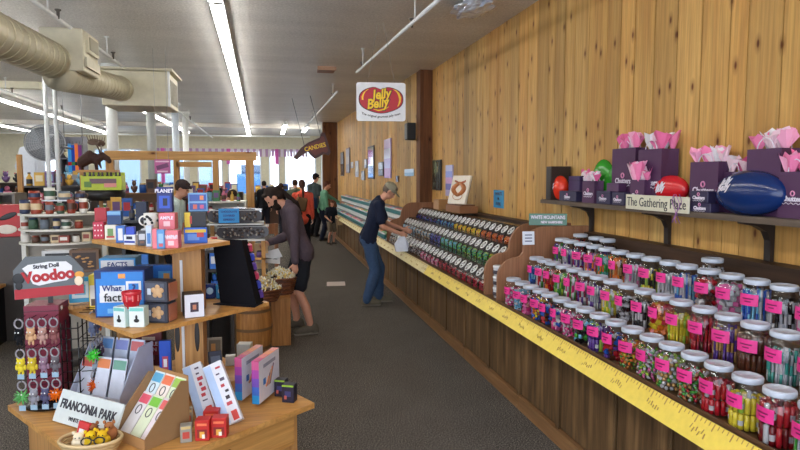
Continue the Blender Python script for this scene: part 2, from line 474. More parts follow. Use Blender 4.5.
def sprinkler(pts, drops, label, z=3.3):
    t = thing('sprinkler_pipe', label, 'pipe', (0, 0, 0))
    MB().tube(pts, .020, 10).build('pipe', 'white', t)
    for p in drops:
        MB().tube([p, (p[0], p[1], ZC-.01)], .008, 6).lathe([(.03, 0), (.03, .01)], 12, (p[0], p[1], ZC-.012)).build('hanger', 'white', t)
        q = (p[0]+.02, p[1]+.22, p[2])
        MB().lathe([(.012, -.03), (.016, .04), (.03, .05), (.03, .06)], 10, (q[0], q[1], q[2]+.02), rgb(90, 84, 78)).build('sprinkler_head', 'tint', t)
    return t
sprinkler([(-2.02, 4.9, 3.3), (-2.0, 9.2, 3.3)], [(-2.015, 6.35, 3.3), (-2.0, 8.4, 3.3)], 'white sprinkler pipe beside the beige spiral duct')
sprinkler([(-4.6, 8.0, 3.3), (-4.72, 20, 3.3)], [(-4.62, 12.2, 3.3), (-4.65, 15, 3.3)], 'white sprinkler pipe above the grey round fan')
sprinkler([(-2.05, 10.3, 3.3), (-2.2, 25, 3.3)], [(-2.1, 13, 3.3), (-2.1, 17, 3.3)], 'white sprinkler pipe running back from the vent box')
sprinkler([tuple(atz(357, 72, 3.3)), tuple(atz(455, -15, 3.3))], [tuple(atz(363, 65, 3.3)), tuple(atz(415, 21, 3.3))], 'white sprinkler pipe above the jelly bean sign')
sprinkler([tuple(atz(300, 133, 3.3)), tuple(atz(337, 92, 3.3))], [tuple(atz(333, 96, 3.3)), tuple(atz(312, 119, 3.3))], 'white sprinkler pipe above the canoe sign')
tag(MB().tube([(XL+.1, 24.5, 3.35), (1.6, 24.5, 3.35)], .03, 8).build('ceiling_pipe', 'white'), 'long white pipe crossing the ceiling near the far windows', 'pipe')
struct(MB().b2((XL, 21.0, 3.40), (1.72, 21.2, ZC)).build('ceiling_beam', 'ceil'))
struct(MB().b2((XL, 12.6, 3.40), (-4.2, 12.75, ZC)).build('ceiling_beam', 'cream'))
t = thing('ceiling_box', 'small rusty brown box on the ceiling left of the jelly bean sign', 'box', tuple(atz(326, 70, 3.50)))
MB().box((0, 0, 0), (.27, .3, .05), rgb(150, 96, 66)).build('box', 'tint', t)
MB().box((0, -.16, 0), (.3, .02, .06), rgb(190, 150, 120)).build('rim', 'tint', t)
# silver plastic bag taped over a vent
bm = bmesh.new(); bmesh.ops.create_icosphere(bm, subdivisions=4, radius=1)
for v in bm.verts:
    n = noise.noise(v.co*2.3)*.35+abs(noise.noise(v.co*6))*.22
    v.co *= (.85+n); v.co.x *= .20; v.co.y *= .34; v.co.z *= .07
me = bpy.data.meshes.new('plastic_wrap'); bm.to_mesh(me); bm.free()
for p in me.polygons: p.use_smooth = False
M['silverwrap'] = paint('crumpled translucent plastic', rgb(214, 222, 236), .2, .35)
me.materials.append(M['silverwrap']); o = bpy.data.objects.new('plastic_wrap', me); C.objects.link(o)
p = atz(473, 8, 3.47); o.location = p
tag(o, 'crumpled silvery plastic sheet taped to the ceiling near the plank wall', 'plastic wrap')

def column(x, y, r, c, label):
    t = thing('column', label, 'column', (x, y, 0), 0); 
    MB().lathe([(r, 0), (r, ZC)], 24, (0, 0, 0), c).build('shaft', 'tint', t)
    MB().lathe([(r+.05, ZC-.06), (r+.05, ZC)], 24, (0, 0, 0), c).build('capital', 'tint', t)
column(at(113, 150, 10.45).x, 10.45, .085, rgb(216, 220, 222), 'white round column left of the pine frame beside the lime box')
column(at(152, 150, 12.5).x, 12.5, .085, rgb(148, 152, 152), 'grey round column behind the pine frame')
column(at(176, 150, 15.5).x, 15.5, .08, rgb(196, 206, 218), 'pale blue round column behind the pink hanging sign')
column(at(186, 150, 17.5).x, 17.5, .08, rgb(224, 226, 226), 'thin white round column furthest back')
t = thing('pole_pair', 'pair of tall silvery poles bracketed together before the round fan', 'pole', (at(52, 140, 9.0).x, 9.0, 0), .25)
for sx in (-1, 1): MB().lathe([(.028, 0), (.028, ZC)], 12, (sx*.055, 0, 0), rgb(206, 210, 212)).build('pole', 'gloss', t)
mb = MB()
for k in range(8): mb.box((0, 0, 1.0+.33*k), (.17, .03, .02), rgb(190, 194, 196))
mb.build('bracket', 'gloss', t)
MB().lathe([(.1, 0), (.1, .02)], 16, (0, 0, 0), rgb(180, 180, 180)).build('base_plate', 'gloss', t)
# round fan
p = at(45, 143, 9.7)
t = thing('wall_fan', 'large round grey caged fan on the silvery poles', 'fan', tuple(p), .3)
mb = MB()
for k in range(9):
    r = .03+.028*k
    mb.tube([(r*math.cos(a*PI/12), -.05+.03*(r/.26)**2, r*math.sin(a*PI/12)) for a in range(25)], .003, 4, cap=False, col=rgb(170, 174, 180))
for k in range(24):
    a = k*PI/12; mb.tube([(0, -.06, 0), (.26*math.cos(a), -.02, .26*math.sin(a))], .003, 4, col=rgb(170, 174, 180))
mb.build('cage', 'tint', t)
MB().lathe([(.25, -.075), (.25, -.065)], 32, rot=(PI/2, 0, 0), col=rgb(150, 154, 160)).build('back_guard', 'tint', t)
MB().lathe([(.265, -.02), (.265, .06), (.255, .06), (.255, -.02)], 32, rot=(PI/2, 0, 0), cap=False, col=rgb(158, 162, 168)).build('rim', 'tint', t)
for k in range(4):
    a = k*PI/2+.3
    MB().box((.12*math.cos(a), .01, .12*math.sin(a)), (.22, .01, .13), rgb(140, 144, 150), rot=(.3, -a, 0)).build('blade', 'tint', t)
MB().lathe([(.05, -.02), (.05, .16)], 16, rot=(-PI/2, 0, 0), col=rgb(60, 60, 64)).build('motor', 'tint', t)
MB().tube([(0, .08, 0), (.2, .0, -.05), (.34, -.55, -.1)], .015, 8, col=rgb(60, 60, 64)).build('arm', 'tint', t)

# pine frame (header beam on posts)
t = thing('pine_frame', 'pine timber frame of posts and header beam across the shop floor', 'timber frame', (0, 9.5, 0))
MB().b2((-2.34, -.06, 2.0), (-.2, .06, 2.13)).build('header_beam', 'beamwood', t)
MB().b2((-1.36, -.05, 1.90), (-.86, .05, 1.975)).build('lower_beam', 'beamwood', t)
for x, w in ((-.30, .12), (-.80, .085), (-1.36, .07), (-2.28, .10)):
    MB().b2((x-w/2, -.05, 0), (x+w/2, .05, 2.0)).build('post', 'postwood', t)

# ------------------------------------------------------------------ candy counter
ZCT = .735
def cabinet(y0, y1, i):
    t = thing('base_cabinet', 'dark oak panelled base cabinet under the candy counter, %s from the camera' % ORD[i], 'cabinet', (1.84, (y0+y1)/2, 0), 0, 'oak base cabinets along the wall')
    L = (y1-y0)/2-.004
    MB().b2((.012, -L, .0), (.80 if y1 < 9.9 else .36, L, .655), rgb(30, 22, 16)).build('body', 'tint', t)
    n = 2
    for k in range(n):
        a = -L+2*L*k/n; b_ = -L+2*L*(k+1)/n
        MB().box((.0, (a+b_)/2, .37), (.022, b_-a-.018, .52), bev=.005).build('panel', 'oak_dark', t)
        st = MB().b2((-.016, a+.009, .10), (-.010, a+.055, .645)); st.build('stile', 'oak_dark', t)
    MB().b2((-.03, -L, 0), (.01, L, .095)).b2((-.036, -L, 0), (-.028, L, .012), (1.5, 1.4, 1.2, 1)).build('kick_board', 'kick', t)
    MB().b2((-.02, -L, .58), (.012, L, .655)).build('top_rail', 'oak_rail', t)
ys = [-.7, .62, 1.94, 2.87, 4.14, 5.45, 6.74, 8.06, 9.36, 10.66, 11.96, 13.26, 14.56, 15.86, 17.16, 18.4]
for i in range(len(ys)-1): cabinet(ys[i], ys[i+1], i)
# continuous worktop
tag(MB().b2((1.775, -.7, .66), (2.615, 9.84, ZCT)).b2((1.775, 9.84, .66), (2.24, 18.4, ZCT)).build('worktop', 'oak_rail'), 'long dark wooden counter top running along the plank wall', 'counter top')
# sloped printed ruler ledge
M['ledgecream'] = paint('cream printed paper', rgb(222, 206, 150), .5)
def ledge(y0, y1, mat, label, name):
    t = thing(name, label, 'shelf edge', (0, 0, 0))
    prof = [(1.695, .655), (1.705, .645), (1.775, .735), (1.765, .745)]
    MB().prism([(1.70, .650), (1.74, .650), (1.772, .738), (1.762, .745)], y0, y1, 'y').build('strip', mat, t)
    mk = MB(); n = int((y1-y0)/.1); rnd = random.Random(4)
    sl = math.atan2(.095, .062)
    for k in range(n):
        y = y0+.05+k*.1
        for j in range(4):
            l = .034 if j == 0 else .018
            p = Vector((1.7605, y+j*.025, .7432)); d = Vector((-.062, 0, -.095)).normalized()
            c = p+d*(l/2)+Vector((-.0012, 0, .0008))
            mk.box(tuple(c), (l, 0.005 if j == 0 else .003, .0012), rgb(178, 140, 72), rot=(0, -sl, 0))
        if k % 3 == 0:
            for j in range(6):
                c = Vector((1.7605, y+.017*j+.02, .7432))+Vector((-.062, 0, -.095)).normalized()*(.06+rnd.uniform(-.008, .008))+Vector((-.0012, 0, .0008))
                mk.box(tuple(c), (rnd.uniform(.012, .024), .005, .0012), rgb(170, 130, 70), rot=(0, -sl, rnd.uniform(-.5, .5)))
    mk.build('printed_marks', 'tint', t)['kind'] = 'stuff'
ledge(-.7, 6.6, 'yellow', 'yellow ruler-printed strip along the near candy counter edge', 'ruler_strip')
ledge(6.605, 18.4, 'ledgecream', 'pale cream printed strip along the far candy counter edge', 'edge_strip')
# dark rail on wall above counter
tag(MB().b2((2.56, -1.5, 1.14), (2.695, 9.83, 1.29)).b2((2.62, -1.5, ZCT), (2.695, 9.83, 1.14)).build('wall_rail', 'dark_rail'), 'dark brown horizontal rail fixed along the plank wall behind the jars', 'rail')

# stepped risers under the jars
for k, (x0, x1, z) in enumerate(((1.985, 2.174, .893), (2.175, 2.351, 1.042), (2.352, 2.555, 1.072))):
    tag(MB().b2((x0, .9, ZCT+.001), (x1, 4.53, z), bev=.003).build('riser_step', 'riser'), 'dark brown wooden step under the candy jars, %s of three' % ('lowest', 'middle', 'highest')[k], 'display step')
tag(MB().b2((1.785, .9, ZCT+.0005), (1.796, 4.53, ZCT+.02)).build('front_lip', 'riser'), 'thin dark wooden lip in front of the lowest candy jars', 'trim strip')

# curved divider panels
def divider(y, label, s=1.0, x0=1.80, h1=.36, th=.03, note=False):
    o = [(0, 0), (0, .20)]
    for k in range(9):
        a = PI*(1-k/8*.5); o.append((.17+.17*math.cos(a), .20+.16*math.sin(a)))
    o.append((.20, .37))
    for k in range(9):
        a = PI*(1-k/8*.5); o.append((.40+.18*math.cos(a), .40+.21*math.sin(a)))
    o += [(.80, .61), (.80, 0)]
    t = thing('divider_panel', label, 'divider', (x0, y, ZCT))
    MB().prism(o, 0, th, 'y').build('panel', 'divider', t)
    ed = MB(); ed.tube([(a, -.001, b+.002) for a, b in o[1:-1]], .004, 5, col=rgb(226, 190, 150)); ed.build('edge_band', 'tint', t)
    return t
divider(4.56, 'reddish brown stepped curved divider next to the candy jars')
divider(4.86, 'reddish brown stepped curved divider next to the candy bins')
divider(9.30, 'reddish brown stepped curved divider beside the man in navy', h1=.3)
# clear tubs stacked between the dividers
for k in range(3):
    t = thing('plastic_tub', 'clear round tub between the two curved dividers, %s in its stack' % ('lowest', 'middle', 'topmost')[k], 'tub', (1.88, 4.72, ZCT+.001+k*.092), 0, 'clear tubs between the dividers')
    MB().lathe([(.05, 0), (.055, .07)], 18, col=rgb(200, 204, 214)).build('body', 'gloss', t)
    MB().lathe([(.058, .0705), (.058, .086)], 18, col=rgb(236, 238, 244)).build('lid', 'gloss', t)
    MB().lathe([(.0565, .02), (.0575, .05)], 18, col=rgb(70, 66, 78), cap=False).build('label_band', 'tint', t)

# ------------------------------------------------------------------ candy jars
PK = rgb(230, 54, 142)
jb = MB(); jb.lathe([(.058, .0), (.068, .006), (.071, .02), (.072, .13), (.071, .150), (.066, .168), (.056, .184), (.051, .190), (.050, .200)], 24, cap=False)
JAR_ME = jb.mesh('jar_glass', 'glass')
ld = MB(); ld.lathe([(.054, .194), (.0565, .195), (.0575, .200), (.0575, .213), (.0545, .218), (.047, .219), (.045, .217), (.001, .217)], 26)
LID_ME = ld.mesh('lid', 'lid')
tg = MB(); vs = []; fs = []; n = 10; a0 = PI+R(8)
for k in range(n+1):
    a = a0+R(-36+72*k/n)
    for z in (.096, .152): vs.append((.0735*math.cos(a), .0735*math.sin(a), z))
for k in range(n): fs.append((2*k, 2*k+2, 2*k+3, 2*k+1))
tg.add(vs, fs, PK)
for row, (z, l) in enumerate(((.130, 40), (.116, 22))):
    vs = []; fs = []
    for k in range(7):
        a = a0+R(-l/2+l*k/6)
        for zz in (z-.003, z+.003): vs.append((.0741*math.cos(a), .0741*math.sin(a), zz))
    for k in range(6): fs.append((2*k, 2*k+2, 2*k+3, 2*k+1))
    tg.add(vs, fs, rgb(120, 14, 74))
TAG_ME = tg.mesh('price_tag', 'tint')
def candy(kind, cols, seed, fill=.8):
    rnd = random.Random(seed); mb = MB(); rr = .064; top = .165*fill
    pick = lambda: rnd.choice(cols)
    if kind == 'sticks':
        for k in range(46):
            a = rnd.uniform(0, 2*PI); q = math.sqrt(rnd.random())*.052 if k > 20 else .056
            if k <= 20: a = k*2*PI/21
            x, y = q*math.cos(a), q*math.sin(a); h = top+rnd.uniform(-.012, .014); c = pick(); c2 = pick()
            tl = rnd.uniform(-.006, .006)
            zs = [.004+(h-.004)*j/3 for j in range(4)]
            for j in range(3):
                mb.tube([(x+tl*j/3, y, zs[j]), (x+tl*(j+1)/3, y, zs[j+1])], .0062, 5, c if j != 1 else c2, cap=j in (0, 2))
    elif kind == 'rolls':
        for lv in range(2):
            for k in range(20):
                a = k*2*PI/15 if k < 15 else k*2*PI/5; q = .0535 if k < 15 else .030
                x, y = q*math.cos(a), q*math.sin(a); h = top/2-.002; z0 = .005+lv*top/2
                c = cols[0] if rnd.random() < .6 else pick(); c2 = cols[-1]
                mb.lathe([(.004, z0), (.0105, z0+.004), (.0105, z0+h*.3)], 8, (x, y, 0), c, cap=False)
                mb.lathe([(.0107, z0+h*.3), (.0107, z0+h*.6)], 8, (x, y, 0), c2 if k % 3 == 0 else c, cap=False)
                mb.lathe([(.0105, z0+h*.6), (.0105, z0+h-.004), (.004, z0+h)], 8, (x, y, 0), c, cap=False)
    else:
        r = {'balls': .0105, 'wraps': .011, 'chunks': .015}[kind]
        z = r+.004
        while z < top:
            for ring, cnt in ((rr-r, int(2*PI*(rr-r)/(2.05*r))), ((rr-r)*.55, int(2*PI*(rr-r)*.55/(2.1*r)))):
                if ring < rr*.6 and z < top-2.5*r: continue
                off = rnd.uniform(0, 1)
                for k in range(cnt):
                    a = (k+off)*2*PI/cnt; c = pick(); zz = z+rnd.uniform(-.002, .002)
                    x, y = ring*math.cos(a), ring*math.sin(a)
                    rot = (rnd.uniform(0, 3), rnd.uniform(0, 3), rnd.uniform(0, 3))
                    if kind == 'balls': mb.ball((x, y, zz), r, c, 6, 4)
                    elif kind == 'chunks': mb.box((x, y, zz), (r*1.5, r*1.1, r*1.9), c, rot=rot)
                    else:
                        mb.ball((x, y, zz), (r, r*.7, r*.7), c, 6, 4, rot=rot)
                        mb.box((x, y, zz), (r*3.0, r*.9, .002), pick(), rot=rot)
            z += r*1.8
    return mb.mesh('candy_filling', 'gloss')
K = dict(r=rgb(190, 30, 44), dr=rgb(120, 20, 28), y=rgb(238, 214, 60), w=rgb(204, 202, 206), g=rgb(70, 160, 62), lg=rgb(170, 206, 70),
         p=rgb(228, 110, 170), hp=rgb(230, 50, 130), b=rgb(40, 90, 190), lb=rgb(120, 190, 226), o=rgb(232, 120, 40), br=rgb(92, 50, 34),
         k=rgb(30, 26, 28), v=rgb(96, 60, 150), t=rgb(70, 160, 150), s=rgb(176, 180, 190), au=rgb(196, 150, 90), m=rgb(150, 26, 60))
def cs(s): return [tuple(v*.72 for v in K[x][:3])+(1,) for x in s.split()]
rows = [
 (1.87, ZCT+.001, [(1.54, 'sticks', 't t w g', 'teal and white sticks'), (1.70, 'sticks', 't g w s', 'pale green wrapped sticks'),
   (1.858, 'rolls', 'r dr m w', 'dark red wrapped rolls'), (2.014, 'rolls', 'y y lg w', 'bright yellow wrapped rolls'), (2.174, 'rolls', 'r hp m w', 'crimson wrapped rolls'),
   (2.324, 'wraps', 'g w r au', 'green, white and red wrapped sweets'), (2.484, 'balls', 'w lg au w g', 'white and pale green round sweets'), (2.638, 'wraps', 'lg g p w', 'green and pink wrapped sweets'),
   (2.801, 'wraps', 'r g y au o', 'red, yellow and green twists'), (2.961, 'chunks', 'br v r b', 'dark red and violet chunks'), (3.127, 'rolls', 'v lg lb p w', 'pastel rainbow rolls'),
   (3.293, 'chunks', 'k g lb k', 'black and green pieces'), (3.448, 'wraps', 'hp p w', 'pink and white wrapped taffy'), (3.60, 'chunks', 'b p hp w', 'blue and pink pieces'),
   (3.77, 'chunks', 'k b r br', 'dark blue and brown pieces'), (3.915, 'balls', 'b b y o', 'blue and yellow gumballs'), (4.078, 'chunks', 'hp m p', 'magenta pieces'),
   (4.229, 'balls', 'lb lb w', 'sky blue balls'), (4.40, 'balls', 'p w hp', 'pink and white balls')]),
 (2.08, .894, [(1.89, 'sticks', 'w s t', 'mint and white wrapped sticks'), (2.052, 'sticks', 't w w s', 'teal lettered white bars'), (2.212, 'rolls', 'br k au br', 'brown toffee bars'), (2.372, 'sticks', 'v v br au', 'purple and brown bars'),
   (2.529, 'sticks', 'br r br m', 'brown and red candy sticks'), (2.70, 'sticks', 'y lg y o', 'yellow candy sticks'), (2.851, 'chunks', 'y o o r', 'orange and yellow packets'), (3.012, 'sticks', 'k w k', 'black and white striped sticks'),
   (3.178, 'chunks', 'w k w k', 'white and black speckled pieces'), (3.339, 'sticks', 'y w lg', 'lemon yellow sticks'), (3.503, 'sticks', 'v w s', 'violet and silver sticks'), (3.657, 'sticks', 'm v w', 'plum and white sticks'),
   (3.825, 'sticks', 'w hp g', 'white, pink and green sticks'), (3.987, 'sticks', 'g w lg', 'green and white sticks'), (4.154, 'sticks', 'o r br', 'orange and red sticks'), (4.296, 'sticks', 'g r w', 'green and red striped sticks'), (4.435, 'sticks', 'b b lb', 'deep blue sticks')]),
 (2.28, 1.043, [(1.95, 'sticks', 'p w s', 'pink sticks'), (2.11, 'sticks', 'p w br', 'pink and brown sticks'), (2.269, 'sticks', 'k s w', 'grey and black striped sticks'), (2.428, 'sticks', 'lb w s b', 'pale blue sticks'), (2.588, 'chunks', 'p w w s', 'pink and white packets'),
   (2.748, 'chunks', 'r w br', 'red and white packets'), (2.925, 'sticks', 'b w lb', 'bright blue and white sticks'), (3.072, 'sticks', 'w k s', 'white and charcoal sticks'), (3.248, 'sticks', 'lg y k', 'lime and yellow sticks'), (3.41, 'sticks', 'w s p', 'white and silver sticks'),
   (3.584, 'sticks', 'o au br', 'orange and tan sticks'), (3.746, 'sticks', 't g o', 'teal and orange sticks'), (3.911, 'sticks', 'v o p', 'violet and orange sticks'), (4.089, 'sticks', 'm v w', 'plum and violet sticks'), (4.258, 'sticks', 'v s w', 'violet and grey sticks'), (4.40, 'sticks', 'w g v', 'white, green and violet sticks')]),
 (2.45, 1.073, [(2.932, 'sticks', 'w s k', 'grey sticks'), (4.02, 'sticks', 'v k', 'dark violet sticks'), (4.18, 'sticks', 'k w', 'black sticks'), (4.42, 'sticks', 'r k', 'dark red sticks')])]
rn = ['front', 'middle', 'upper', 'back']
for ri, (x, z, lst) in enumerate(rows):
    for k, (y, kind, cc, desc) in enumerate(lst):
        rz = random.Random(k*7+ri).uniform(-.22, .22)
        t = thing('candy_jar', 'glass jar of %s, pink tag, %s row' % (desc, rn[ri]), 'candy jar', (x, y, z), rz, 'white-lidded candy jars on the stepped counter')
        for nm, me in (('jar_glass', JAR_ME), ('lid', LID_ME)):
            o = bpy.data.objects.new(nm, me); C.objects.link(o); o.parent = t
        if ri < 3:
            o = bpy.data.objects.new('price_tag', TAG_ME); C.objects.link(o); o.parent = t
        o = bpy.data.objects.new('candy_filling', candy(kind, cs(cc), k*13+ri, random.Random(k+ri*50).uniform(.78, 1.0))); C.objects.link(o); o.parent = t

# ------------------------------------------------------------------ candy bins with slanted lids
body = MB(); W = .158
prof = [(.0, .0), (-.012, .03), (-.010, .065), (.006, .09), (.095, .185), (.20, .185), (.20, 0)]
body.prism(prof, -W/2, W/2, 'y')
BINBODY = body.mesh('bin_shell', 'acrylic')
lidm = MB()
a_ = math.atan2(.095, .089)
lidm.box((.0505, 0, .1405), (.130, W-.006, .008), rgb(44, 36, 32), rot=(0, -a_, 0))
lidm.box((.148, 0, .189), (.105, W-.006, .008), rgb(44, 36, 32))
for sy in (-1, 1): lidm.prism([(-.002, .003), (-.014, .03), (-.012, .066), (.006, .092), (.02, .105), (.02, .003)], sy*(W/2-.003)-.004, sy*(W/2-.003)+.004, 'y', rgb(38, 30, 26))
BINLID = lidm.mesh('bin_lid', 'gloss')
kn = MB(); ct = Vector((.047, 0, .140)); nrm = Vector((-math.sin(a_), 0, math.cos(a_)))
ring = []
for k in range(17):
    t_ = 2*PI*k/16; ring.append(ct+nrm*.012+Vector((math.cos(a_), 0, math.sin(a_)))*.043*math.cos(t_)+Vector((0, 1, 0))*.043*math.sin(t_))
kn.tube(ring, .007, 6, col=rgb(240, 240, 240), cap=False)
kn.tube([ct, ct+nrm*.016], .016, 10, col=rgb(235, 235, 235))
kn.tube([ct+nrm*.014+Vector((0, -.04, 0)), ct+nrm*.014+Vector((0, .04, 0))], .005, 6, col=rgb(200, 200, 200))
BINKNOB = kn.mesh('lid_knob', 'gloss')
def bin_fill(cols, seed):
    rnd = random.Random(seed); mb = MB()
    mb.prism([(.006, .004), (-.006, .03), (-.004, .062), (.012, .084), (.055, .125), (.19, .125), (.19, .004)], -W/2+.010, W/2-.010, 'y', cols[0])
    for k in range(54):
        y = rnd.uniform(-W/2+.02, W/2-.02); q = rnd.random()
        if q < .75: zz = .012+.062*rnd.random(); x = -.006
        else:
            u = rnd.random(); x = .004+.03*u; zz = .076+.028*u
        mb.ball((x+.002, y, zz), .0095, rnd.choice(cols), 6, 4)
    return mb.mesh('candy_filling', 'gloss')
NB = 26; P = (9.24-4.93)/NB
pal = [
 [(0, 'dr r m', 'dark red'), (9, 'p w r', 'pink and white'), (14, 'k br w', 'brown'), (20, 'w s au', 'cream')],
 [(0, 'y lg g', 'yellow green'), (3, 'g lg t', 'green'), (9, 'g t lb', 'teal green'), (13, 'b v k', 'deep blue'), (16, 'w au lb', 'ivory'), (21, 'lb w s', 'pale blue')],
 [(0, 'r o p', 'coral'), (2, 'o o r', 'orange'), (8, 'y o y', 'yellow'), (14, 'b lb k', 'blue'), (19, 'k v b', 'indigo')]]
tn = ['bottom', 'middle', 'top']
for k, (x0, x1, z) in enumerate(((2.035, 2.254, .925), (2.255, 2.555, 1.075))):
    tag(MB().b2((x0, 4.92, ZCT+.001), (x1, 9.28, z), bev=.003).build('riser_step', 'riser'), 'dark brown wooden step under the candy bins, %s of two' % ('lower', 'higher')[k], 'display step')
for tier, (x, z) in enumerate(((1.832, ZCT+.001), (2.048, .926), (2.268, 1.076))):
    fills = {}
    for k in range(NB):
        y = 4.93+P*(k+.5)
        cur = [q for q in pal[tier] if q[0] <= k][-1]
        t = thing('candy_bin', 'candy bin of %s sweets, %s from the curved divider in the %s tier' % (cur[2], ORD[k], tn[tier]), 'candy bin', (x, y, z), 0, 'lidded candy bins in three tiers')
        key = (cur[1], k % 2)
        if key not in fills: fills[key] = bin_fill(cs(cur[1]), tier*100+k)
        for nm, me in (('bin_shell', BINBODY), ('bin_lid', BINLID), ('lid_knob', BINKNOB), ('candy_filling', fills[key])):
            o = bpy.data.objects.new(nm, me); C.objects.link(o); o.parent = t
            if nm == 'lid_knob': o.rotation_euler = (0, 0, 0)
# ------------------------------------------------------------------ far teal-lipped bulk shelves
TEAL = rgb(34, 116, 122)
for tier, (x, z) in enumerate(((1.80, ZCT+.001), (1.935, .93), (2.07, 1.11))):
    t = thing('bulk_candy_shelf', 'teal and white edged bulk candy shelf, %s of the three far tiers' % ('lowest', 'middle', 'highest')[tier], 'shelf', (x, 9.42, z))
    MB().b2((.0, 0, -.0 if tier == 0 else ZCT+.001-z), (.134, 8.4, .03)).build('board', 'white', t)
    MB().b2((-.02, 0, .02), (-.0, 8.4, .085), TEAL).build('teal_lip', 'tint', t)
    MB().prism([(-.022, .086), (.004, .100), (.004, .106), (-.022, .094)], 0, 8.4, 'y', rgb(216, 226, 232)).build('white_trim', 'gloss', t)
    mb = MB(); rnd = random.Random(tier)
    for k in range(33):
        c = rnd.choice(cs('o r p w au lb g y br'))
        tag(MB().box((0, 0, .04), (.105, .235, .08), c, bev=.01).box((.03, 0, .089), (.05, .245, .012), rgb(110, 120, 124)).build('bulk_bin', 'tint', None, (x+.072, 9.56+.25*k, z+.031)),
            'small lidded bulk candy bin on the %s teal-edged shelf' % ('lowest', 'middle', 'highest')[tier], 'candy bin', 'bulk bins on the %s teal-edged shelf' % ('lowest', 'middle', 'highest')[tier])
# ------------------------------------------------------------------ wall shelf with gift bags
SZ = 1.545
M['shelfwood'] = wood('weathered grey brown shelf', rgb(112, 98, 86), rgb(76, 62, 52), 'y', 1.0, .6)
t = thing('wall_shelf', 'long weathered wooden shelf on the plank wall holding gift bags', 'shelf', (0, 0, 0))
MB().b2((2.45, 1.6, SZ-.03), (2.675, 5.15, SZ)).build('board', 'shelfwood', t)
MB().b2((2.44, 1.6, SZ-.034), (2.45, 5.15, SZ-.004)).build('front_edge', 'shelfwood', t)
for y in (2.02, 2.76, 3.62, 4.62):
    b_ = MB()
    o = [(2.672, SZ-.031), (2.47, SZ-.031), (2.47, SZ-.045), (2.56, SZ-.06), (2.62, SZ-.09), (2.645, SZ-.14), (2.648, SZ-.25), (2.655, SZ-.26), (2.672, SZ-.26)]
    b_.prism(o, y-.022, y+.022, 'y', rgb(40, 32, 30)); b_.build('bracket', 'tint', t)
tag(MB().b2((2.47, 5.0, SZ+.001), (2.66, 5.10, SZ+.30), rgb(46, 34, 30)).b2((2.468, 5.01, SZ+.02), (2.47, 5.09, SZ+.28), rgb(30, 22, 20)).build('wooden_box', 'tint'), 'tall dark brown box standing at the far end of the wall shelf', 'box')

PUR = rgb(80, 46, 82); NAVY = rgb(46, 40, 74)
M['bagpaper'] = attr_mat('coloured matte paper', .6, var=.05)
def logo(parent, x, y, z, s, ang=-PI/2):
    text_part('Chutters', s, 'logowhite', parent, (x, y, z), (PI/2, 0, ang), bold=.0012, ext=.0008)
    mb = MB()
    mb.tube([(x-.002, y-s*1.6+s*3.2*k/16, z-s*.62+.12*s*math.sin(k*1.6)) for k in range(17)], s*.05, 5, rgb(226, 220, 232))
    mb.tube([(x-.002, y+s*.32*math.cos(k*PI/6), z+s*.75+s*.32*math.sin(k*PI/6)) for k in range(13)], s*.09, 5, rgb(230, 150, 190), cap=False)
    mb.build('emblem', 'tint', parent)
M['logowhite'] = paint('white print', rgb(226, 220, 232), .5)
M['tissue'] = attr_mat('tissue paper', .7, var=.04)
def tissue(parent, w, d, h, seed, n=9):
    rnd = random.Random(seed); mb = MB()
    for k in range(n):
        cx = rnd.uniform(-.25, .25)*d; cy = (k/(n-1)-.5)*w*.8
        c = rnd.choice([rgb(240, 130, 176), rgb(246, 170, 204), rgb(246, 214, 226), rgb(240, 236, 240), rgb(236, 112, 164)])
        m_ = 7; vs = [(cx, cy, -h*.15)]
        for j in range(m_):
            a = 2*PI*j/m_+rnd.uniform(-.2, .2); r = h*rnd.uniform(.6, 1.0)
            vs.append((cx+r*.5*math.cos(a)*.8, cy+r*.6*math.sin(a), h*rnd.uniform(.45, 1.0)))
        for j in range(m_):
            a = 2*PI*(j+.5)/m_; r = h*.3
            vs.append((cx+r*.5*math.cos(a), cy+r*.5*math.sin(a), h*rnd.uniform(.1, .35)))
        fs = []
        for j in range(m_):
            i2 = (j+1) % m_; fs += [(0, 1+m_+j, 1+j), (0, 1+i2, 1+m_+j), (1+j, 1+m_+j, 1+i2)]
        mb.add(vs, fs, c)
    return mb
def gift_bag(label, y0, y1, x0, d, z0, h, ts=.07, seed=1, lg=True, c=PUR, handle=True, group=None):
    w = abs(y1-y0); t = thing('gift_bag', label, 'gift bag', (x0+d/2, (y0+y1)/2, z0), 0, 'purple gift bags on the wall shelf')
    mb = MB()
    o = [(-d/2, -w/2), (d/2, -w/2), (d/2, w/2), (-d/2, w/2)]
    mb.add([(-d/2, -w/2, 0), (d/2, -w/2, 0), (d/2, w/2, 0), (-d/2, w/2, 0), (-d/2, -w/2, h), (d/2, -w/2, h), (d/2, w/2, h), (-d/2, w/2, h), (0, -w/2+.006, h*.5), (0, w/2-.006, h*.5), (0, -w/2+.012, h), (0, w/2-.012, h)],
           [(3, 2, 1, 0), (0, 4, 7, 3), (1, 2, 6, 5), (0, 1, 8), (0, 8, 10, 4), (1, 5, 10, 8), (3, 9, 2), (3, 7, 11, 9), (2, 9, 11, 6)], c)
    mb.build('bag_body', 'bagpaper', t)
    if lg: logo(t, -d/2-.001, 0, h*.42, min(w*.21, .055))
    tissue(t, w, d*1.2, ts*1.75, seed, max(4, int(w/.03))).build('tissue_paper', 'tissue', t, (0, 0, h-.005))
    if handle:
        for sx in (-1, 1):
            MB().tube([(sx*d*.42, w*.25*math.cos(PI*k/8), h-.01+(ts*.95)*math.sin(PI*k/8)) for k in range(9)], .003, 5, rgb(236, 226, 236)).build('handle', 'tint', t)
    return t
def yx(px, X): return atx(px, 200, X).y
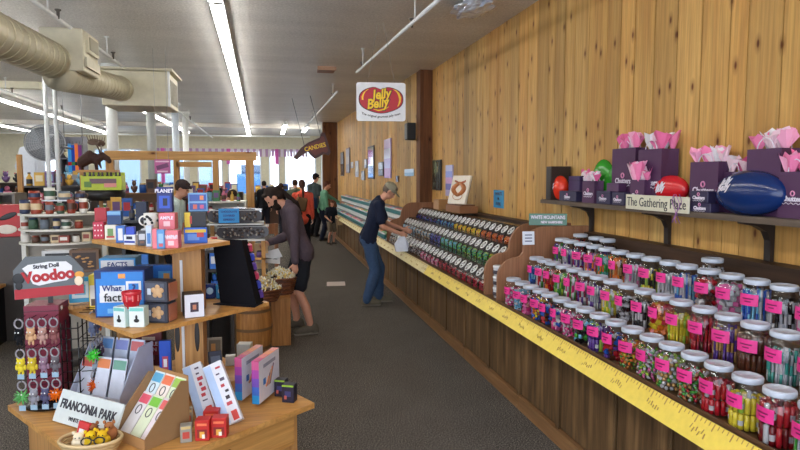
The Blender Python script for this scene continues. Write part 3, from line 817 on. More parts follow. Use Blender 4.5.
B = [
 ('tall purple gift bag with pink tissue, leftmost of the large bags', 611, 634, 148.5, 2.55, .10, .07, 1),
 ('tall purple gift bag with pink tissue behind the small bag by the red bean', 637, 660, 149.5, 2.52, .13, .075, 2),
 ('tiny purple gift bag between navy boxes and the green bean', 582, 594, 181, 2.46, .08, .05, 3),
 ('small purple gift bag standing behind the hand-lettered sign', 630, 644, 180, 2.465, .08, .06, 4),
 ('medium purple gift bag with white handle right of the red bean', 689, 717, 162, 2.52, .10, .06, 5),
 ('half-hidden purple gift bag with pale tissue between two bigger bags', 722, 742, 172, 2.57, .09, .06, 6),
 ('largest purple gift bag behind the blue jelly bean', 745, 779, 149, 2.52, .13, .07, 7),
 ('purple gift bag with pink tissue at the right edge beyond the blue bean', 778, 808, 172, 2.50, .11, .075, 8)]
for l, a, b_, top, x, d, ts, sd in B:
    P = atx((a+b_)/2, top, x)
    gift_bag(l, yx(a, x), yx(b_, x), x, d, SZ+.001, P.z-SZ, ts, sd)
def navy_box(label, a, b_, top, x, d, z0=SZ+.001, c=NAVY, lg=True):
    y0, y1 = yx(a, x), yx(b_, x); h = atx((a+b_)/2, top, x).z-z0
    t = thing('gift_box', label, 'gift box', (x+d/2, (y0+y1)/2, z0), 0, 'navy gift boxes on the wall shelf')
    w = abs(y1-y0)-.004
    MB().box((0, 0, h/2), (d, w, h), c, bev=.003).build('box', 'tint', t)
    MB().box((0, 0, h*.82), (d+.003, w+.003, h*.03), tuple(v*.6 for v in c[:3])+(1,)).build('lid_seam', 'tint', t)
    if lg: logo(t, -d/2-.003, 0, h*.42, min(w*.2, .028))
    return z0+h
zb = navy_box('navy gift box in front of the small red bean at the shelf end', 559, 576, 191, 2.465, .10)
navy_box('upright violet gift box stacked behind the leftmost navy box', 568, 579, 176, 2.575, .07, c=rgb(60, 44, 90), lg=False)
navy_box('navy gift box right of the tiny gift bag', 596, 610, 191, 2.465, .10)
z2 = navy_box('navy gift box beside the left end of the hand-lettered sign', 611.5, 624, 192, 2.465, .10)
navy_box('small plum gift box lying on top of the navy boxes', 606, 618, 183, 2.475, .07, z2+.001, rgb(84, 50, 88), False)
zb = navy_box('navy gift box left of the blue bean, lower one of two', 690, 711, 203, 2.455, .06)
navy_box('navy gift box left of the blue bean, upper one of two', 690, 708, 191, 2.457, .055, zb+.001)

def bean(label, px, py, x, ry, rz, rx, c, txt=True, tilt=0, toff=(.35, .35), ts=.3):
    P = atx(px, py, x); zz = max(P.z, SZ+rz*.98)
    t = thing('jelly_bean_figure', label, 'jelly bean figure', (x, P.y, zz), 0)
    mb = MB(); mb.ball((0, 0, 0), (rx, ry, rz), c, 28, 18, rot=(tilt, 0, 0)); mb.build('bean', 'gloss', t)
    if txt:
        for k, (s, oy, oz) in enumerate((('Jelly', toff[0], toff[1]), ('Belly', toff[0]+.03, toff[1]-.27))):
            o = text_part(s, ts*rz*1.25, 'logowhite', t, (0, 0, 0), (0, 0, 0), bold=.0025, shear=.3, ext=.0)
            for v in o.data.vertices:
                u = -(v.co.x)+oy*ry; w = v.co.y+v.co.x*.18+oz*rz
                q = max(0.02, 1-(u/ry)**2-(w/rz)**2); v.co = (-rx*math.sqrt(q)-.005, u, w)
    return t
bean('big glossy navy blue jelly bean in front of the largest gift bag', 749.5, 201, 2.50, .232, .122, .092, rgb(14, 44, 100), ts=.34, toff=(.40, .50))
bean('glossy red jelly bean between the gift bags behind the sign', 671, 189, 2.56, .16, .09, .06, rgb(206, 34, 44), toff=(.22, .25), ts=.46)
bean('glossy orange-red jelly bean at the far end of the shelf', 560, 190, 2.56, .10, .11, .07, rgb(226, 58, 36), toff=(.2, .25), ts=.28)
t = thing('green_bean_figure', 'bright green glossy double bean behind the tiny gift bag', 'jelly bean figure', (2.61, 4.25, SZ)); t.scale = (1.1, 1.2, 1.22)
MB().ball((0, .10, .145), (.05, .12, .14), rgb(48, 150, 40), 20, 12).ball((0, -.10, .145), (.05, .12, .14), rgb(52, 160, 44), 20, 12).ball((0, 0, .11), (.05, .1, .10), rgb(48, 150, 40), 16, 10).build('bean', 'gloss', t)
t = thing('plush_toy', 'small white and pink plush toy above the orange-red bean', 'plush toy', (2.64, 4.70, SZ+.001))
MB().ball((0, 0, .09), (.035, .07, .09), rgb(236, 150, 186), 12, 8).ball((0, 0, .20), (.035, .065, .06), rgb(240, 226, 232), 12, 8).build('body', 'cloth', t)
MB().ball((0, .05, .25), (.012, .02, .025), rgb(236, 120, 170)).build('ear', 'cloth', t)
MB().ball((0, -.05, .25), (.012, .02, .025), rgb(236, 120, 170)).build('ear', 'cloth', t)
MB().ball((-.035, .02, .21), .006, rgb(20, 20, 20)).build('eye', 'gloss', t)
MB().ball((-.035, -.02, .21), .006, rgb(20, 20, 20)).build('eye', 'gloss', t)
tag(tissue(None, .14, .10, .13, 31, 7).build('tissue_bow', 'tissue', None, (2.49, yx(636, 2.49), SZ+.19)), 'white and pink curled tissue bow above the small gift bag', 'tissue bow')
# sign on the shelf edge
y0, y1 = yx(627, 2.44), yx(690, 2.44)
t = thing('wooden_sign', 'long cream hand-lettered sign along the shelf front', 'sign', (2.436, (y0+y1)/2, SZ-.01), 0)
MB().box((0, 0, .045), (.012, abs(y1-y0), .10), rgb(216, 212, 190), bev=.002).build('board', 'tint', t)
M['ink'] = paint('dark ink', rgb(52, 50, 58), .6)
text_part('The Gathering Place', .086, 'ink', t, (-.0068, 0, .045), (PI/2, 0, -PI/2), ext=.001, sx=.86)
mb = MB()
for k in range(4):
    y = -.20-.016*k
    mb.tube([(-.012, y+.02*math.sin(j*.9+k), .11-.022*j) for j in range(9)], .0022, 5, rgb(120, 70, 130) if k % 2 else rgb(180, 120, 180))
mb.build('ribbon', 'tint', t)

# ------------------------------------------------------------------ things on the plank wall
def wall_panel(name, label, cat, px0, px1, py0, py1, X, cols, th=.02, frame=None, writing=None, pic=None):
    if X == 2.465:
        for _ in range(8): X = far_wall_x(atx((px0+px1)/2, 170, X).y)-.024
    a = atx(px0, (py0+py1)/2, X); b_ = atx(px1, (py0+py1)/2, X); zt = atx((px0+px1)/2, py0, X).z; zb = atx((px0+px1)/2, py1, X).z
    w = abs(a.y-b_.y); h = zt-zb
    t = thing(name, label, cat, (X, (a.y+b_.y)/2, zb))
    MB().box((-th/2, 0, h/2), (th, w, h), frame or cols[0], bev=.002).build('backing', 'tint', t)
    mb = MB(); iw, ih = (w*.84, h*.9) if frame else (w*.999, h*.999)
    n = len(cols)
    for k, c in enumerate(cols): mb.box((-th-.002, 0, h/2+ih*(.5-(k+.5)/n)), (.004, iw, ih/n), c)
    mb.build('picture', 'mirror' if name == 'wall_mirror' and cols is BL and label.startswith('tall dark-framed') else 'gloss', t)
    if pic: pic(t, w, h, th)
    if writing:
        for s, zf, sz in writing: text_part(s, sz, 'ink', t, (-th-.005, 0, h*zf), (PI/2, 0, -PI/2))
    return t
wall_panel('paper_note', 'small bright blue note pinned on the plank wall', 'note', 494, 504, 190, 208, XW-.022, [rgb(60, 150, 200)], .002, writing=[("WHAT'S", .78, .055), ('IN', .5, .05), ('STORE', .22, .055)])
def pic1(t, w, h, th):
    mb = MB(); rnd = random.Random(3)
    for k in range(14): mb.ball((-th-.005, rnd.uniform(-w*.32, w*.32), rnd.uniform(h*.12, h*.88)), (.002, .03, rnd.uniform(.03, .1)), rnd.choice([rgb(120, 130, 80), rgb(80, 90, 60), rgb(170, 160, 110), rgb(40, 44, 36)]))
    mb.build('painted_leaves', 'tint', t)
wall_panel('framed_picture', 'tall black-framed dark picture near the timber post', 'picture', 434, 442, 160, 190, XW-.022, [rgb(84, 84, 60), rgb(50, 50, 44)], .03, rgb(36, 32, 28), pic=pic1)
wall_panel('glass_plaque', 'narrow pink and lavender panel behind the leaning print', 'plaque', 447, 453.5, 165, 196, XW-.022, [rgb(196, 190, 230), rgb(150, 150, 220), rgb(220, 160, 210), rgb(130, 120, 190), rgb(190, 180, 220)], .02)
# leaning print
t = thing('leaning_print', 'white print of a brown twisted pretzel leaning above the candy bins', 'picture', (2.36, atx(458, 207, 2.38).y, 1.40)); t.rotation_euler = (0, R(16), R(24))
MB().box((0, 0, .19), (.03, .34, .38), rgb(238, 228, 212), bev=.002).b2((.0152, -.169, .001), (.02, .169, .379), rgb(30, 28, 28)).build('board', 'tint', t)
mb = MB()
for sg in (-1, 1):
    mb.tube([(-.017, sg*(.0+.10*math.sin(PI*k/10)), .11+.17*k/10) for k in range(11)], [.018+.018*math.sin(PI*k/10) for k in range(11)], 8, rgb(186, 112, 60))
mb.tube([(-.017, .10*math.cos(PI*k/8), .27+.035*abs(math.cos(PI*k/8))) for k in range(9)], .014, 6, rgb(172, 92, 52))
mb.tube([(-.016, .09*math.cos(k*PI/12), .10+.045*math.sin(k*PI/12)) for k in range(25)], .005, 5, rgb(200, 150, 100))
mb.build('printed_pretzel', 'tint', t)
tag(MB().box((0, 0, .045), (.24, .62, .09), rgb(146, 98, 62), bev=.004).box((0, 0, .1), (.18, .56, .02), rgb(110, 70, 44)).build('wooden_box', 'tint', None, (2.44, atx(458, 207, 2.38).y+.05, 1.291)), 'low brown wooden box under the leaning pretzel print', 'box')
tag(MB().box((0, 0, .07), (.2, .28, .14), rgb(176, 130, 82), bev=.004).build('cardboard_box', 'tint', None, (2.42, 8.3, 1.291)), 'brown cardboard box on the bins near the timber post', 'box')
# speaker
t = thing('wall_speaker', 'small black loudspeaker on the plank wall beside the timber post', 'speaker', tuple(atx(410.5, 131.5, 2.40)))
MB().box((0, 0, 0), (.16, .22, .29), rgb(26, 26, 28), bev=.01).build('cabinet', 'tint', t)
MB().box((-.083, 0, 0), (.008, .19, .26), rgb(40, 40, 42)).build('grille', 'tint', t)
MB().box((.06, 0, .0), (.1, .05, .05), rgb(20, 20, 20)).build('bracket', 'tint', t)
wall_panel('small_sign', 'tiny pale blue sign on the far plank wall below the speaker', 'sign', 405, 414, 169, 176, 2.465, [rgb(210, 226, 236), rgb(150, 180, 200)], .005)
BL = [rgb(236, 242, 255), rgb(250, 252, 255), rgb(220, 228, 250)]  # near-white bands paint the window reflection onto the mirrors that have no mirror material
FM = [('pinkish-white tall narrow mirror nearest the timber post', 385, 391.5, 139, 178, [rgb(200, 180, 230), rgb(216, 216, 244), rgb(190, 170, 222), rgb(196, 140, 190)], None),
      ('tall dark-framed narrow mirror on the far wall', 368.5, 374.5, 146, 179, BL, rgb(70, 54, 50)),
      ('bright narrow mirror left of the dark-framed one', 346.5, 350, 148, 173, BL, rgb(120, 110, 120)),
      ('dark-edged mirror furthest along the plank wall', 341, 344, 152, 176, [rgb(180, 190, 210), rgb(120, 110, 110)], rgb(70, 60, 60)),
      ('short pale mirror between the narrow ones', 356, 358.8, 161, 177, BL, None),
      ('small slim mirror above the cap of the man in navy', 379, 384, 162, 176, [rgb(170, 180, 190), rgb(110, 104, 100)], rgb(80, 70, 66)),
      ('tiny pale plaque low on the far wall', 351.5, 353.5, 162, 168, BL, None),
      ('slim short mirror left of the dark-framed one', 365, 367.3, 159, 168, BL, rgb(120, 110, 110)),
      ('small grey plaque low beneath the mirrors', 362, 365, 171, 180, [rgb(150, 150, 150)], None),
      ('small brown sign on the far wall beside the mirrors', 397, 399, 176, 182, [rgb(90, 60, 50)], None)]
for l, a, b_, c, d, cc, f in FM: wall_panel('wall_mirror', l, 'mirror', a, b_, c, d, 2.465, cc, .02, f)

# ------------------------------------------------------------------ signs
def facing(t):  # turn a hanging thing towards -Y with a yaw
    return t
M['signwhite'] = paint('white glossy sign board', rgb(232, 234, 238), .25)
M['beanred'] = paint('deep red print', rgb(190, 14, 34), .4)
M['signyellow'] = paint('yellow print', rgb(250, 206, 20), .4)
M['signblack'] = paint('black print', rgb(20, 18, 18), .5)
P = at(381, 102, 7.0)
t = thing('hanging_sign', 'white sign with red jelly bean emblem hanging from the ceiling', 'sign', tuple(P), -.12)
w, h = .575, .445
o = []
for cx, cy, a0 in ((w/2-.03, h/2-.03, 0), (-w/2+.03, h/2-.03, 90), (-w/2+.03, -h/2+.03, 180), (w/2-.03, -h/2+.03, 270)):
    for k in range(5): a = R(a0+22.5*k); o.append((cx+.03*math.cos(a), cy+.03*math.sin(a)))
MB().prism(o, -.01, .01, 'y').build('board', 'signwhite', t)
def beanshape(sc, dz=0):
    pts = []
    for k in range(48):
        a = 2*PI*k/48; x = .262*math.cos(a); z = .155*math.sin(a)
        z = .150*math.copysign(abs(math.sin(a))**.8, math.sin(a))
        if z > 0: z -= .035*math.exp(-(x/.05)**2)
        else: z -= 0.015*math.exp(-(x/.12)**2)
        pts.append((x*sc, z*sc+.03+dz))
    return pts
MB().prism(beanshape(1.0), -.014, -.0101, 'y').build('bean_outline', 'signblack', t)
MB().prism(beanshape(.955), -.016, -.0141, 'y').build('red_bean', 'beanred', t)
mb = MB()
for sg in (-1, 1):
    pts = []
    for k in range(9):
        a = R(20+8*k) if sg < 0 else R(-30+8*k)
        cx = -.215 if sg < 0 else .215
    c = [(-.225, .02), (-.228, .06), (-.205, .105), (-.165, .14), (-.14, .148), (-.18, .118), (-.198, .085), (-.207, .045), (-.205, .02)]
    if sg > 0: c = [(.14, .148), (.18, .135), (.215, .10), (.235, .05), (.23, .0), (.205, -.045), (.19, -.055), (.205, -.02), (.212, .03), (.20, .08), (.18, .115)]
    mb.prism(c, -.0175, -.0161, 'y', rgb(250, 200, 40))
mb.build('highlight', 'tint', t)
for s, x, z in (('Jelly', .0, .085), ('Belly', -.045, -.02)):
    o = text_part(s, .155, 'signblack', t, (x+.003, -.0175, z-.002), (PI/2, -R(8), 0), bold=.012, shear=.25, ext=.0008, sx=.85, name='lettering_shadow')
    o = text_part(s, .155, 'signyellow', t, (x, -.020, z), (PI/2, -R(8), 0), bold=.0045, shear=.25, ext=.0008, sx=.85)
o = MB(); o.tube([(-.09, -.019, -.085), (-.03, -.019, -.10), (.04, -.019, -.085), (.09, -.019, -.055)], [.003, .008, .008, .003], 6, rgb(250, 206, 20)); o.build('flourish', 'tint', t)
o = text_part('The original gourmet jelly bean', .036, 'signblack', t, (0, -.0115, 0), (PI/2, 0, 0), bold=.0008, ext=.0008)
for v in o.data.vertices:
    x = v.co.x/1.02; v.co.y = v.co.y-.172+ (x/.30)**2*.075; v.co.y += .0
for sx in (-.16, .16): MB().tube([(sx, 0, h/2-.01), (sx*.2, .0, ZC-P.z-.003)], .0022, 5, rgb(150, 150, 150)).build('wire', 'tint', t)

# canoe-shaped wooden sign hanging near the far post
P = at(310, 149, 13.5)
t = thing('canoe_sign', 'dark red wooden hand-shaped hanging sign near the far post', 'sign', tuple(P)); t.rotation_euler = (0, -R(20), -.1)
S = 13.5/600
o = [(a_, b_*1.3) for a_, b_ in [(-18, -3.5), (-14, -1), (-8, 2.5), (0, 5), (8, 6), (12, 6.5), (15, 10), (18, 9), (19, -6), (16, -8), (12, -6), (6, -7.5), (2, -8), (-1, -5), (-3, -1.5), (-10, -3.5), (-15, -5.5)]]
MB().prism([(a*S, b_*S) for a, b_ in o], -.04, .04, 'y', rgb(70, 26, 20)).build('carved_board', 'tint', t)
MB().prism([(a*S*.8+.04, b_*S*.72+.0) for a, b_ in o[2:11]+o[11:15]], -.046, -.0401, 'y', rgb(104, 40, 26)).build('inset', 'tint', t)
text_part('CANDIES', .13, 'signyellow', t, (.12, -.048, .01), (PI/2, 0, 0), bold=.002, sx=.9)
for sx in (-.1, .3): MB().tube([(sx, 0, .1), (sx, 0, ZC-P.z)], .006, 5, rgb(90, 90, 90)).build('chain', 'tint', t)
t.rotation_euler = (0, -R(14), -.1)

# note and green street sign on the divider
P = atx(534, 231, 2.02)
t = thing('price_card', 'small white card on the reddish curved divider', 'card', (2.06, 4.57, 1.20), .0); t.rotation_euler = (-.1, 0, -.1)
MB().box((0, -.022, .05), (.10, .004, .11), rgb(230, 236, 246)).build('card', 'tint', t)
for k in range(3): MB().box((0, -.0245, .075-.025*k), (.06, .002, .008), rgb(60, 70, 110)).build('written_line', 'tint', t)
t = thing('street_sign', 'green street-style sign above the curved divider', 'sign', (2.26, 4.62, 1.352), -.35)
MB().box((0, 0, .045), (.31, .012, .10), rgb(40, 104, 78), bev=.002).build('plate', 'gloss', t)
text_part('WHITE MOUNTAINS', .042, 'logowhite', t, (0, -.0065, .062), (PI/2, 0, 0), bold=.001, sx=.72)
text_part('NEW HAMPSHIRE', .028, 'logowhite', t, (.03, -.0065, .022), (PI/2, 0, 0), bold=.001, sx=.8)
# card on the floor
t = tag(MB().box((0, 0, .0015), (.30, .38, .002), rgb(214, 196, 190)).build('floor_card', 'tint', None, (1.03, 9.75, .001), (0, 0, -.1)), 'flat pale pink card lying on the carpet in the aisle', 'card')
# ------------------------------------------------------------------ near maple display tower
M['red'] = paint('red print', rgb(176, 26, 34), .5)
M['blueprint'] = paint('dark blue print', rgb(30, 50, 120), .5)
Wt = lambda r, g_, b_: rgb(r, g_, b_)
WHT = rgb(232, 232, 234)
base_poly = [(-.66, 2.57), (.22, 3.27), (-.45, 4.45), (-1.43, 3.59)]
mid_poly = [(-.654, 3.03), (-.02, 3.65), (-.62, 4.45), (-1.29, 3.90)]
top_poly = [(-.535, 3.17), (-.235, 3.60), (-.72, 4.30), (-1.04, 3.85)]
BZ, MZ, TZ = .50, 1.0, 1.38
t = thing('display_tower', 'honey maple tiered display tower with three corner-on shelves', 'display tower', (0, 0, 0))
def inset(poly, k):
    cx = sum(p[0] for p in poly)/4; cy = sum(p[1] for p in poly)/4
    return [(cx+(x-cx)*k, cy+(y-cy)*k) for x, y in poly]
MB().prism(base_poly, BZ-.03, BZ, 'z').build('base_top', 'maple', t)
MB().prism(inset(base_poly, .88), .0, BZ-.031, 'z').build('base_cabinet', 'maple_up', t)
MB().prism(mid_poly, MZ-.022, MZ, 'z').build('shelf', 'maple', t)
MB().prism(top_poly, TZ-.022, TZ, 'z').build('shelf', 'maple', t)
bp = inset(base_poly, .88); a_ = Vector(bp[0]); b_ = Vector(bp[1]); dv = (b_-a_); L = dv.length; ang = math.atan2(dv.y, dv.x)
for k in range(2):
    c = a_+dv*.5+Vector((dv.y, -dv.x)).normalized()*.008
    dr = MB().box((0, 0, 0), (L-.06, .016, .17), bev=.003).build('drawer', 'maple', t, (c.x, c.y, .36-.2*k), (0, 0, ang))
    MB().box((0, -.012, .03), (.09, .01, .018), rgb(40, 28, 20)).build('handle_slot', 'tint', dr)
up = MB().box((0, 0, (TZ+BZ)/2-.01), (.155, .10, TZ-BZ-.022)).build('upright', 'maple_up', t, (-.455, 3.53, 0), (0, 0, -.1))
for sx in (-.03,):
    MB().box((sx, -.052, (TZ+BZ)/2), (.014, .006, .70), rgb(208, 210, 214)).build('metal_standard', 'tint', up)
mb = MB()
for sx, z in ((-.062, .86), (.045, .86)):
    mb.ball((sx, -.0505, z), (.014, .003, .09), rgb(34, 28, 26), 12, 8)
mb.build('slot', 'tint', up)
MB().box((0, 0, (MZ+BZ)/2-.01), (.14, .03, MZ-BZ-.024)).build('upright', 'maple_up', t, (-.82, 3.72, 0), (0, 0, .6))

def item(px0, px1, pt, pb, z=None, Y=None):
    c = (px0+px1)/2
    P = atz(c, pb, z) if z is not None else at(c, pb, Y)
    dist = (P-Vector((0, 0, CAM_H))).dot(_f)
    return P, (px1-px0)/600*dist, (pb-pt)/600*dist
def gbox(name, label, cat, px0, px1, pt, pb, z=None, Y=None, d=.08, c=WHT, yaw=0, art=(), txt=(), mat='tint', group=None, side=None, lean=0, dz=.001, wscale=1):
    P, w, h = item(px0, px1, pt, pb, z, Y); w *= wscale
    if z is not None: P.z = z+dz
    n = Vector((-P.x, -P.y, 0)).normalized()
    t = thing(name, label, cat, (P.x-n.x*d*.5, P.y-n.y*d*.5, P.z), yaw, group)
    if lean: t.rotation_euler[0] = -lean
    bx = MB()
    bx.box((0, 0, h/2), (w, d, h), c, bev=min(.002, d*.2))
    if side: bx.box((0, .001, h/2), (w+.001, d-.004, h-.006), side)
    bx.build('box', mat, t)
    if art:
        a = MB(); k = 0
        for u, v, aw, ah, ac in art:
            k += 1; a.box((u*w, -d/2-.0006*k, v*h), (aw*w, .001, ah*h), ac)
        a.build('printed_front', mat, t)
    for s, u, v, sz, mt in txt:
        text_part(s, sz*h, mt, t, (u*w, -d/2-.0006*(len(art)+2), v*h), (PI/2, 0, 0), bold=.0008, ext=.0005)
    return t

# --- on the middle shelf
BLU = rgb(40, 130, 214)
gbox('question_game_box', 'big blue game box with bold black question title on the middle shelf', 'game box', 102, 150, 270, 317, MZ, d=.16, c=rgb(20, 60, 130), yaw=-.10,
     art=[(0, .5, .93, .93, BLU), (-.14, .60, .50, .16, WHT), (-.12, .42, .56, .20, WHT), (-.42, .90, .12, .14, rgb(24, 50, 110)), (.05, .88, .14, .10, rgb(240, 160, 80)), (.28, .6, .30, .34, WHT), (.28, .6, .2, .24, BLU), (0, .14, .5, .1, rgb(110, 180, 230))],
     txt=[('What', -.15, .62, .17, 'blueprint'), ('the', .1, .52, .08, 'blueprint'), ('fact', -.14, .42, .24, 'signblack'), ('?', .28, .58, .32, 'blueprint')])
gbox('blue_box', 'light blue box with white title lying on top, left of the upright', 'box', 104, 138, 258, 271, None, 3.78, d=.16, c=rgb(70, 160, 220), art=[(0, .55, .9, .6, WHT)], txt=[('FACTS', 0, .5, .5, 'blueprint')])
gbox('blue_box', 'plain blue box behind the clear craft boxes', 'box', 139, 178, 265, 305, MZ, d=.05, c=rgb(34, 110, 200), yaw=-.1, art=[(.2, .7, .3, .3, rgb(90, 170, 230)), (.25, .72, .15, .15, rgb(236, 170, 90))])
gbox('blue_box', 'tall blue box standing under the light blue box', 'box', 108, 140, 271, 300, MZ, d=.10, c=rgb(48, 140, 214), dz=.0)
for k, (a, b_) in enumerate(((303, 323), (281, 302))):
    t = gbox('craft_kit_box', 'dark clear-lidded craft kit with tan shape, %s of the two stacked' % ('lower', 'upper')[k], 'craft kit', 149, 173, a, b_+(0 if k == 0 else 0), MZ if k == 0 else None, 3.20, d=.09, c=rgb(52, 54, 66), yaw=-.35,
             art=[(-.05, .5, .85, .8, rgb(80, 84, 98)), (-.3, .5, .16, .3, rgb(200, 210, 220))], group=None)
    mb = MB()
    for j in range(5):
        q = 2*PI*j/5+.3*k; mb.ball((.01+.022*math.cos(q), -.049, .055+.022*math.sin(q)), (.014, .003, .014), rgb(200, 160, 116), 8, 5)
    mb.ball((.01, -.049, .055), (.02, .004, .02), rgb(206, 168, 124), 8, 5); mb.build('craft_shape', 'tint', t)
    MB().box((.055, .01, .05), (.02, .08, .09), rgb(180, 110, 80)).build('side_label', 'tint', t)
for k, (a, b_) in enumerate(((117, 131), (132, 147))):
    t = gbox('tea_box', 'small white and pale green box with black figure, %s of the pair' % ('left', 'right')[k], 'box', a, b_, 307, 327.5, MZ, d=.06, c=rgb(206, 230, 226), yaw=-.5+.3*k,
             art=[(0, .5, .96, .98, rgb(226, 234, 232)), (0, .88, .9, .16, rgb(120, 200, 190))])
    MB().ball((0, -.033, .035), (.014, .002, .010), rgb(24, 30, 34), 8, 5).ball((0, -.033, .052), (.006, .002, .012), rgb(24, 30, 34), 8, 5).build('figure_print', 'tint', t)
t = thing('red_cup', 'small red ribbed cup on top of the two pale green boxes', 'cup', tuple(at(132, 308, 3.2)))
MB().lathe([(.030, 0), (.042, .04), (.046, .082), (.042, .082), (.036, .02), (.001, .01)], 22, col=rgb(190, 30, 44)).build('bowl', 'gloss', t)
MB().lathe([(.0465, .074), (.048, .080), (.0465, .086)], 22, col=rgb(206, 50, 60), cap=False).build('rim', 'gloss', t)
mb = MB()
for j in range(10): q = 2*PI*j/10; mb.box((.0445*math.cos(q), .0445*math.sin(q), .055), (.004, .006, .03), rgb(226, 120, 120), rot=(0, 0, q))
mb.build('pattern', 'tint', t)
gbox('book', 'small light blue book on a little wooden easel at the left shelf end', 'book', 71, 91, 281, 306, MZ, d=.03, c=rgb(60, 170, 220), yaw=.15, art=[(0, .5, .74, .66, rgb(226, 238, 244)), (0, .5, .5, .4, rgb(120, 190, 226)), (0, .5, .34, .28, rgb(190, 216, 226))], lean=.1, dz=.02)
P = atz(81, 308, MZ); tag(MB().box((0, 0, .009), (.13, .06, .016)).box((-.04, -.035, .013), (.012, .03, .024)).box((.04, -.035, .013), (.012, .03, .024)).build('wooden_easel', 'maple_up', None, (P.x, P.y, MZ+.001), (0, 0, .15)), 'tiny wooden easel under the light blue book', 'easel')
gbox('yellow_box', 'narrow yellow and white box beside the big blue game box', 'box', 92, 101, 275, 309, MZ, d=.08, c=rgb(228, 200, 60), art=[(0, .4, .8, .6, rgb(226, 220, 206)), (0, .2, .6, .2, rgb(90, 70, 50))])
gbox('photo_box', 'dark box with a white front and tiny picture at the upright foot', 'box', 184, 203, 294, 318, MZ, d=.10, c=rgb(34, 32, 36), yaw=.25, art=[(0, .5, .97, .96, rgb(226, 226, 236)), (0, .45, .42, .4, rgb(60, 40, 60)), (0, .45, .18, .2, rgb(190, 120, 90))])
# black folding easel board
P0 = atz(213, 303, MZ); t = thing('easel_board', 'tall black angled display board on the right end of the middle shelf', 'display board', (-.20, 3.56, MZ+.001), 0)
MB().add([(-.10, .10, 0), (.11, -.02, 0), (.03, .06, .38), (-.145, .17, .38), (-.10, .115, 0), (.11, -.005, 0), (.03, .075, .38), (-.145, .185, .38)], [(0, 1, 2, 3), (7, 6, 5, 4), (0, 4, 5, 1), (1, 5, 6, 2), (2, 6, 7, 3), (3, 7, 4, 0)], rgb(20, 19, 24)).build('front_panel', 'cloth', t)
MB().add([(.11, -.02, 0), (.15, .14, 0), (.06, .17, .37), (.03, .06, .38), (.105, -.01, 0), (.14, .15, 0), (.05, .18, .37), (.022, .07, .38)], [(0, 1, 2, 3), (7, 6, 5, 4), (0, 4, 5, 1), (1, 5, 6, 2), (2, 6, 7, 3), (3, 7, 4, 0)], rgb(16, 15, 20)).build('side_panel', 'cloth', t)
MB().prism([(-.14, .08), (.10, -.06), (.15, .06), (-.04, .16)], 0, .006, 'z', rgb(26, 25, 32)).build('foot', 'cloth', t)
mb = MB()
for k in range(6): mb.box((.135-.012*k, .10+.01*k, .05+.055*k), (.02, .03, .04), [rgb(90, 60, 140), rgb(60, 70, 170), rgb(190, 60, 90)][k % 3], rot=(.3, -.2, .3))
mb.build('hung_packets', 'tint', t)

# --- on the top shelf
PI_ = rgb(228, 122, 134)
def small(name, label, cat, a, b_, t_, bt, c, **k): return gbox(name, label, cat, a, b_, t_, bt, TZ, c=c, **k)
small('spotted_box', 'red box with white dots at the left end of the top shelf', 'box', 95, 105, 222, 239, rgb(190, 40, 70), d=.06, art=[(x, y, .12, .08, rgb(240, 220, 226)) for x in (-.3, 0, .3) for y in (.2, .5, .8)])
gbox('red_box', 'plain deep red box on top of the spotted one', 'box', 97, 108, 208, 222, None, 3.95, d=.08, c=rgb(170, 26, 40))
small('mug_box', 'white box with a green mug picture', 'box', 106.5, 117, 225, 240, rgb(230, 226, 210), d=.05, art=[(0, .5, .5, .5, rgb(110, 150, 90)), (0, .2, .7, .12, rgb(190, 60, 50))])
gbox('landscape_box', 'blue box with a dark blue sea picture above the white mug box', 'box', 109, 122, 211, 224.5, None, 3.82, d=.06, c=rgb(40, 90, 160), art=[(0, .35, .96, .6, rgb(24, 60, 110)), (0, .85, .96, .25, rgb(120, 170, 210))])
small('blue_pouch', 'blue and white carton left of the mug rack on the top shelf', 'box', 117.5, 126, 226, 243, rgb(60, 110, 190), d=.05, art=[(0, .5, .5, .7, WHT)])
small('playing_card_box', 'white box with three blue stripes on the top shelf', 'box', 126, 139, 235, 245, rgb(236, 236, 240), d=.05, yaw=-.4, art=[(0, .3, .9, .2, rgb(30, 60, 160)), (0, .7, .5, .3, rgb(24, 30, 60))])
gbox('blue_block', 'small solid blue tub on the striped white box', 'tub', 127, 135, 227, 235, None, 3.5, d=.04, c=rgb(40, 70, 190))
small('gift_tin', 'black and silver small tin on the top shelf', 'tin', 139, 147, 231, 246, rgb(60, 60, 66), d=.04, art=[(0, .6, .7, .4, rgb(200, 200, 206)), (0, .25, .5, .16, rgb(120, 80, 60))])
small('slim_box', 'slim white and blue box left of the pink boxes', 'box', 147.5, 153, 226, 247, rgb(200, 216, 236), d=.06, art=[(0, .4, .6, .5, rgb(70, 130, 200))])
small('candle_box', 'salmon pink box with a white round emblem, left of the light blue box', 'box', 153.5, 158, 229, 249, PI_, d=.05)
t = small('candle_box', 'salmon pink box with white lettering at the shelf corner', 'box', 166, 180, 231, 248.5, PI_, d=.07, yaw=-.1, art=[(0, .62, .7, .2, rgb(240, 190, 196)), (0, .3, .4, .26, rgb(240, 200, 206))], txt=[('AMPLE', 0, .66, .26, 'logowhite')])
small('candle_box', 'light blue box between the two salmon pink boxes', 'box', 158.2, 165.6, 230, 249, rgb(90, 150, 210), d=.05, art=[(0, .55, .6, .5, rgb(150, 190, 226)), (0, .2, .5, .16, rgb(210, 90, 100))])
gbox('candle_box', 'salmon pink box with white lettering stacked one level up', 'box', 161, 176.5, 213, 229.5, None, 3.42, d=.07, c=rgb(222, 116, 130), yaw=-.1, art=[(0, .35, .4, .3, rgb(240, 200, 206))], txt=[('AMPLE', 0, .7, .26, 'logowhite')])
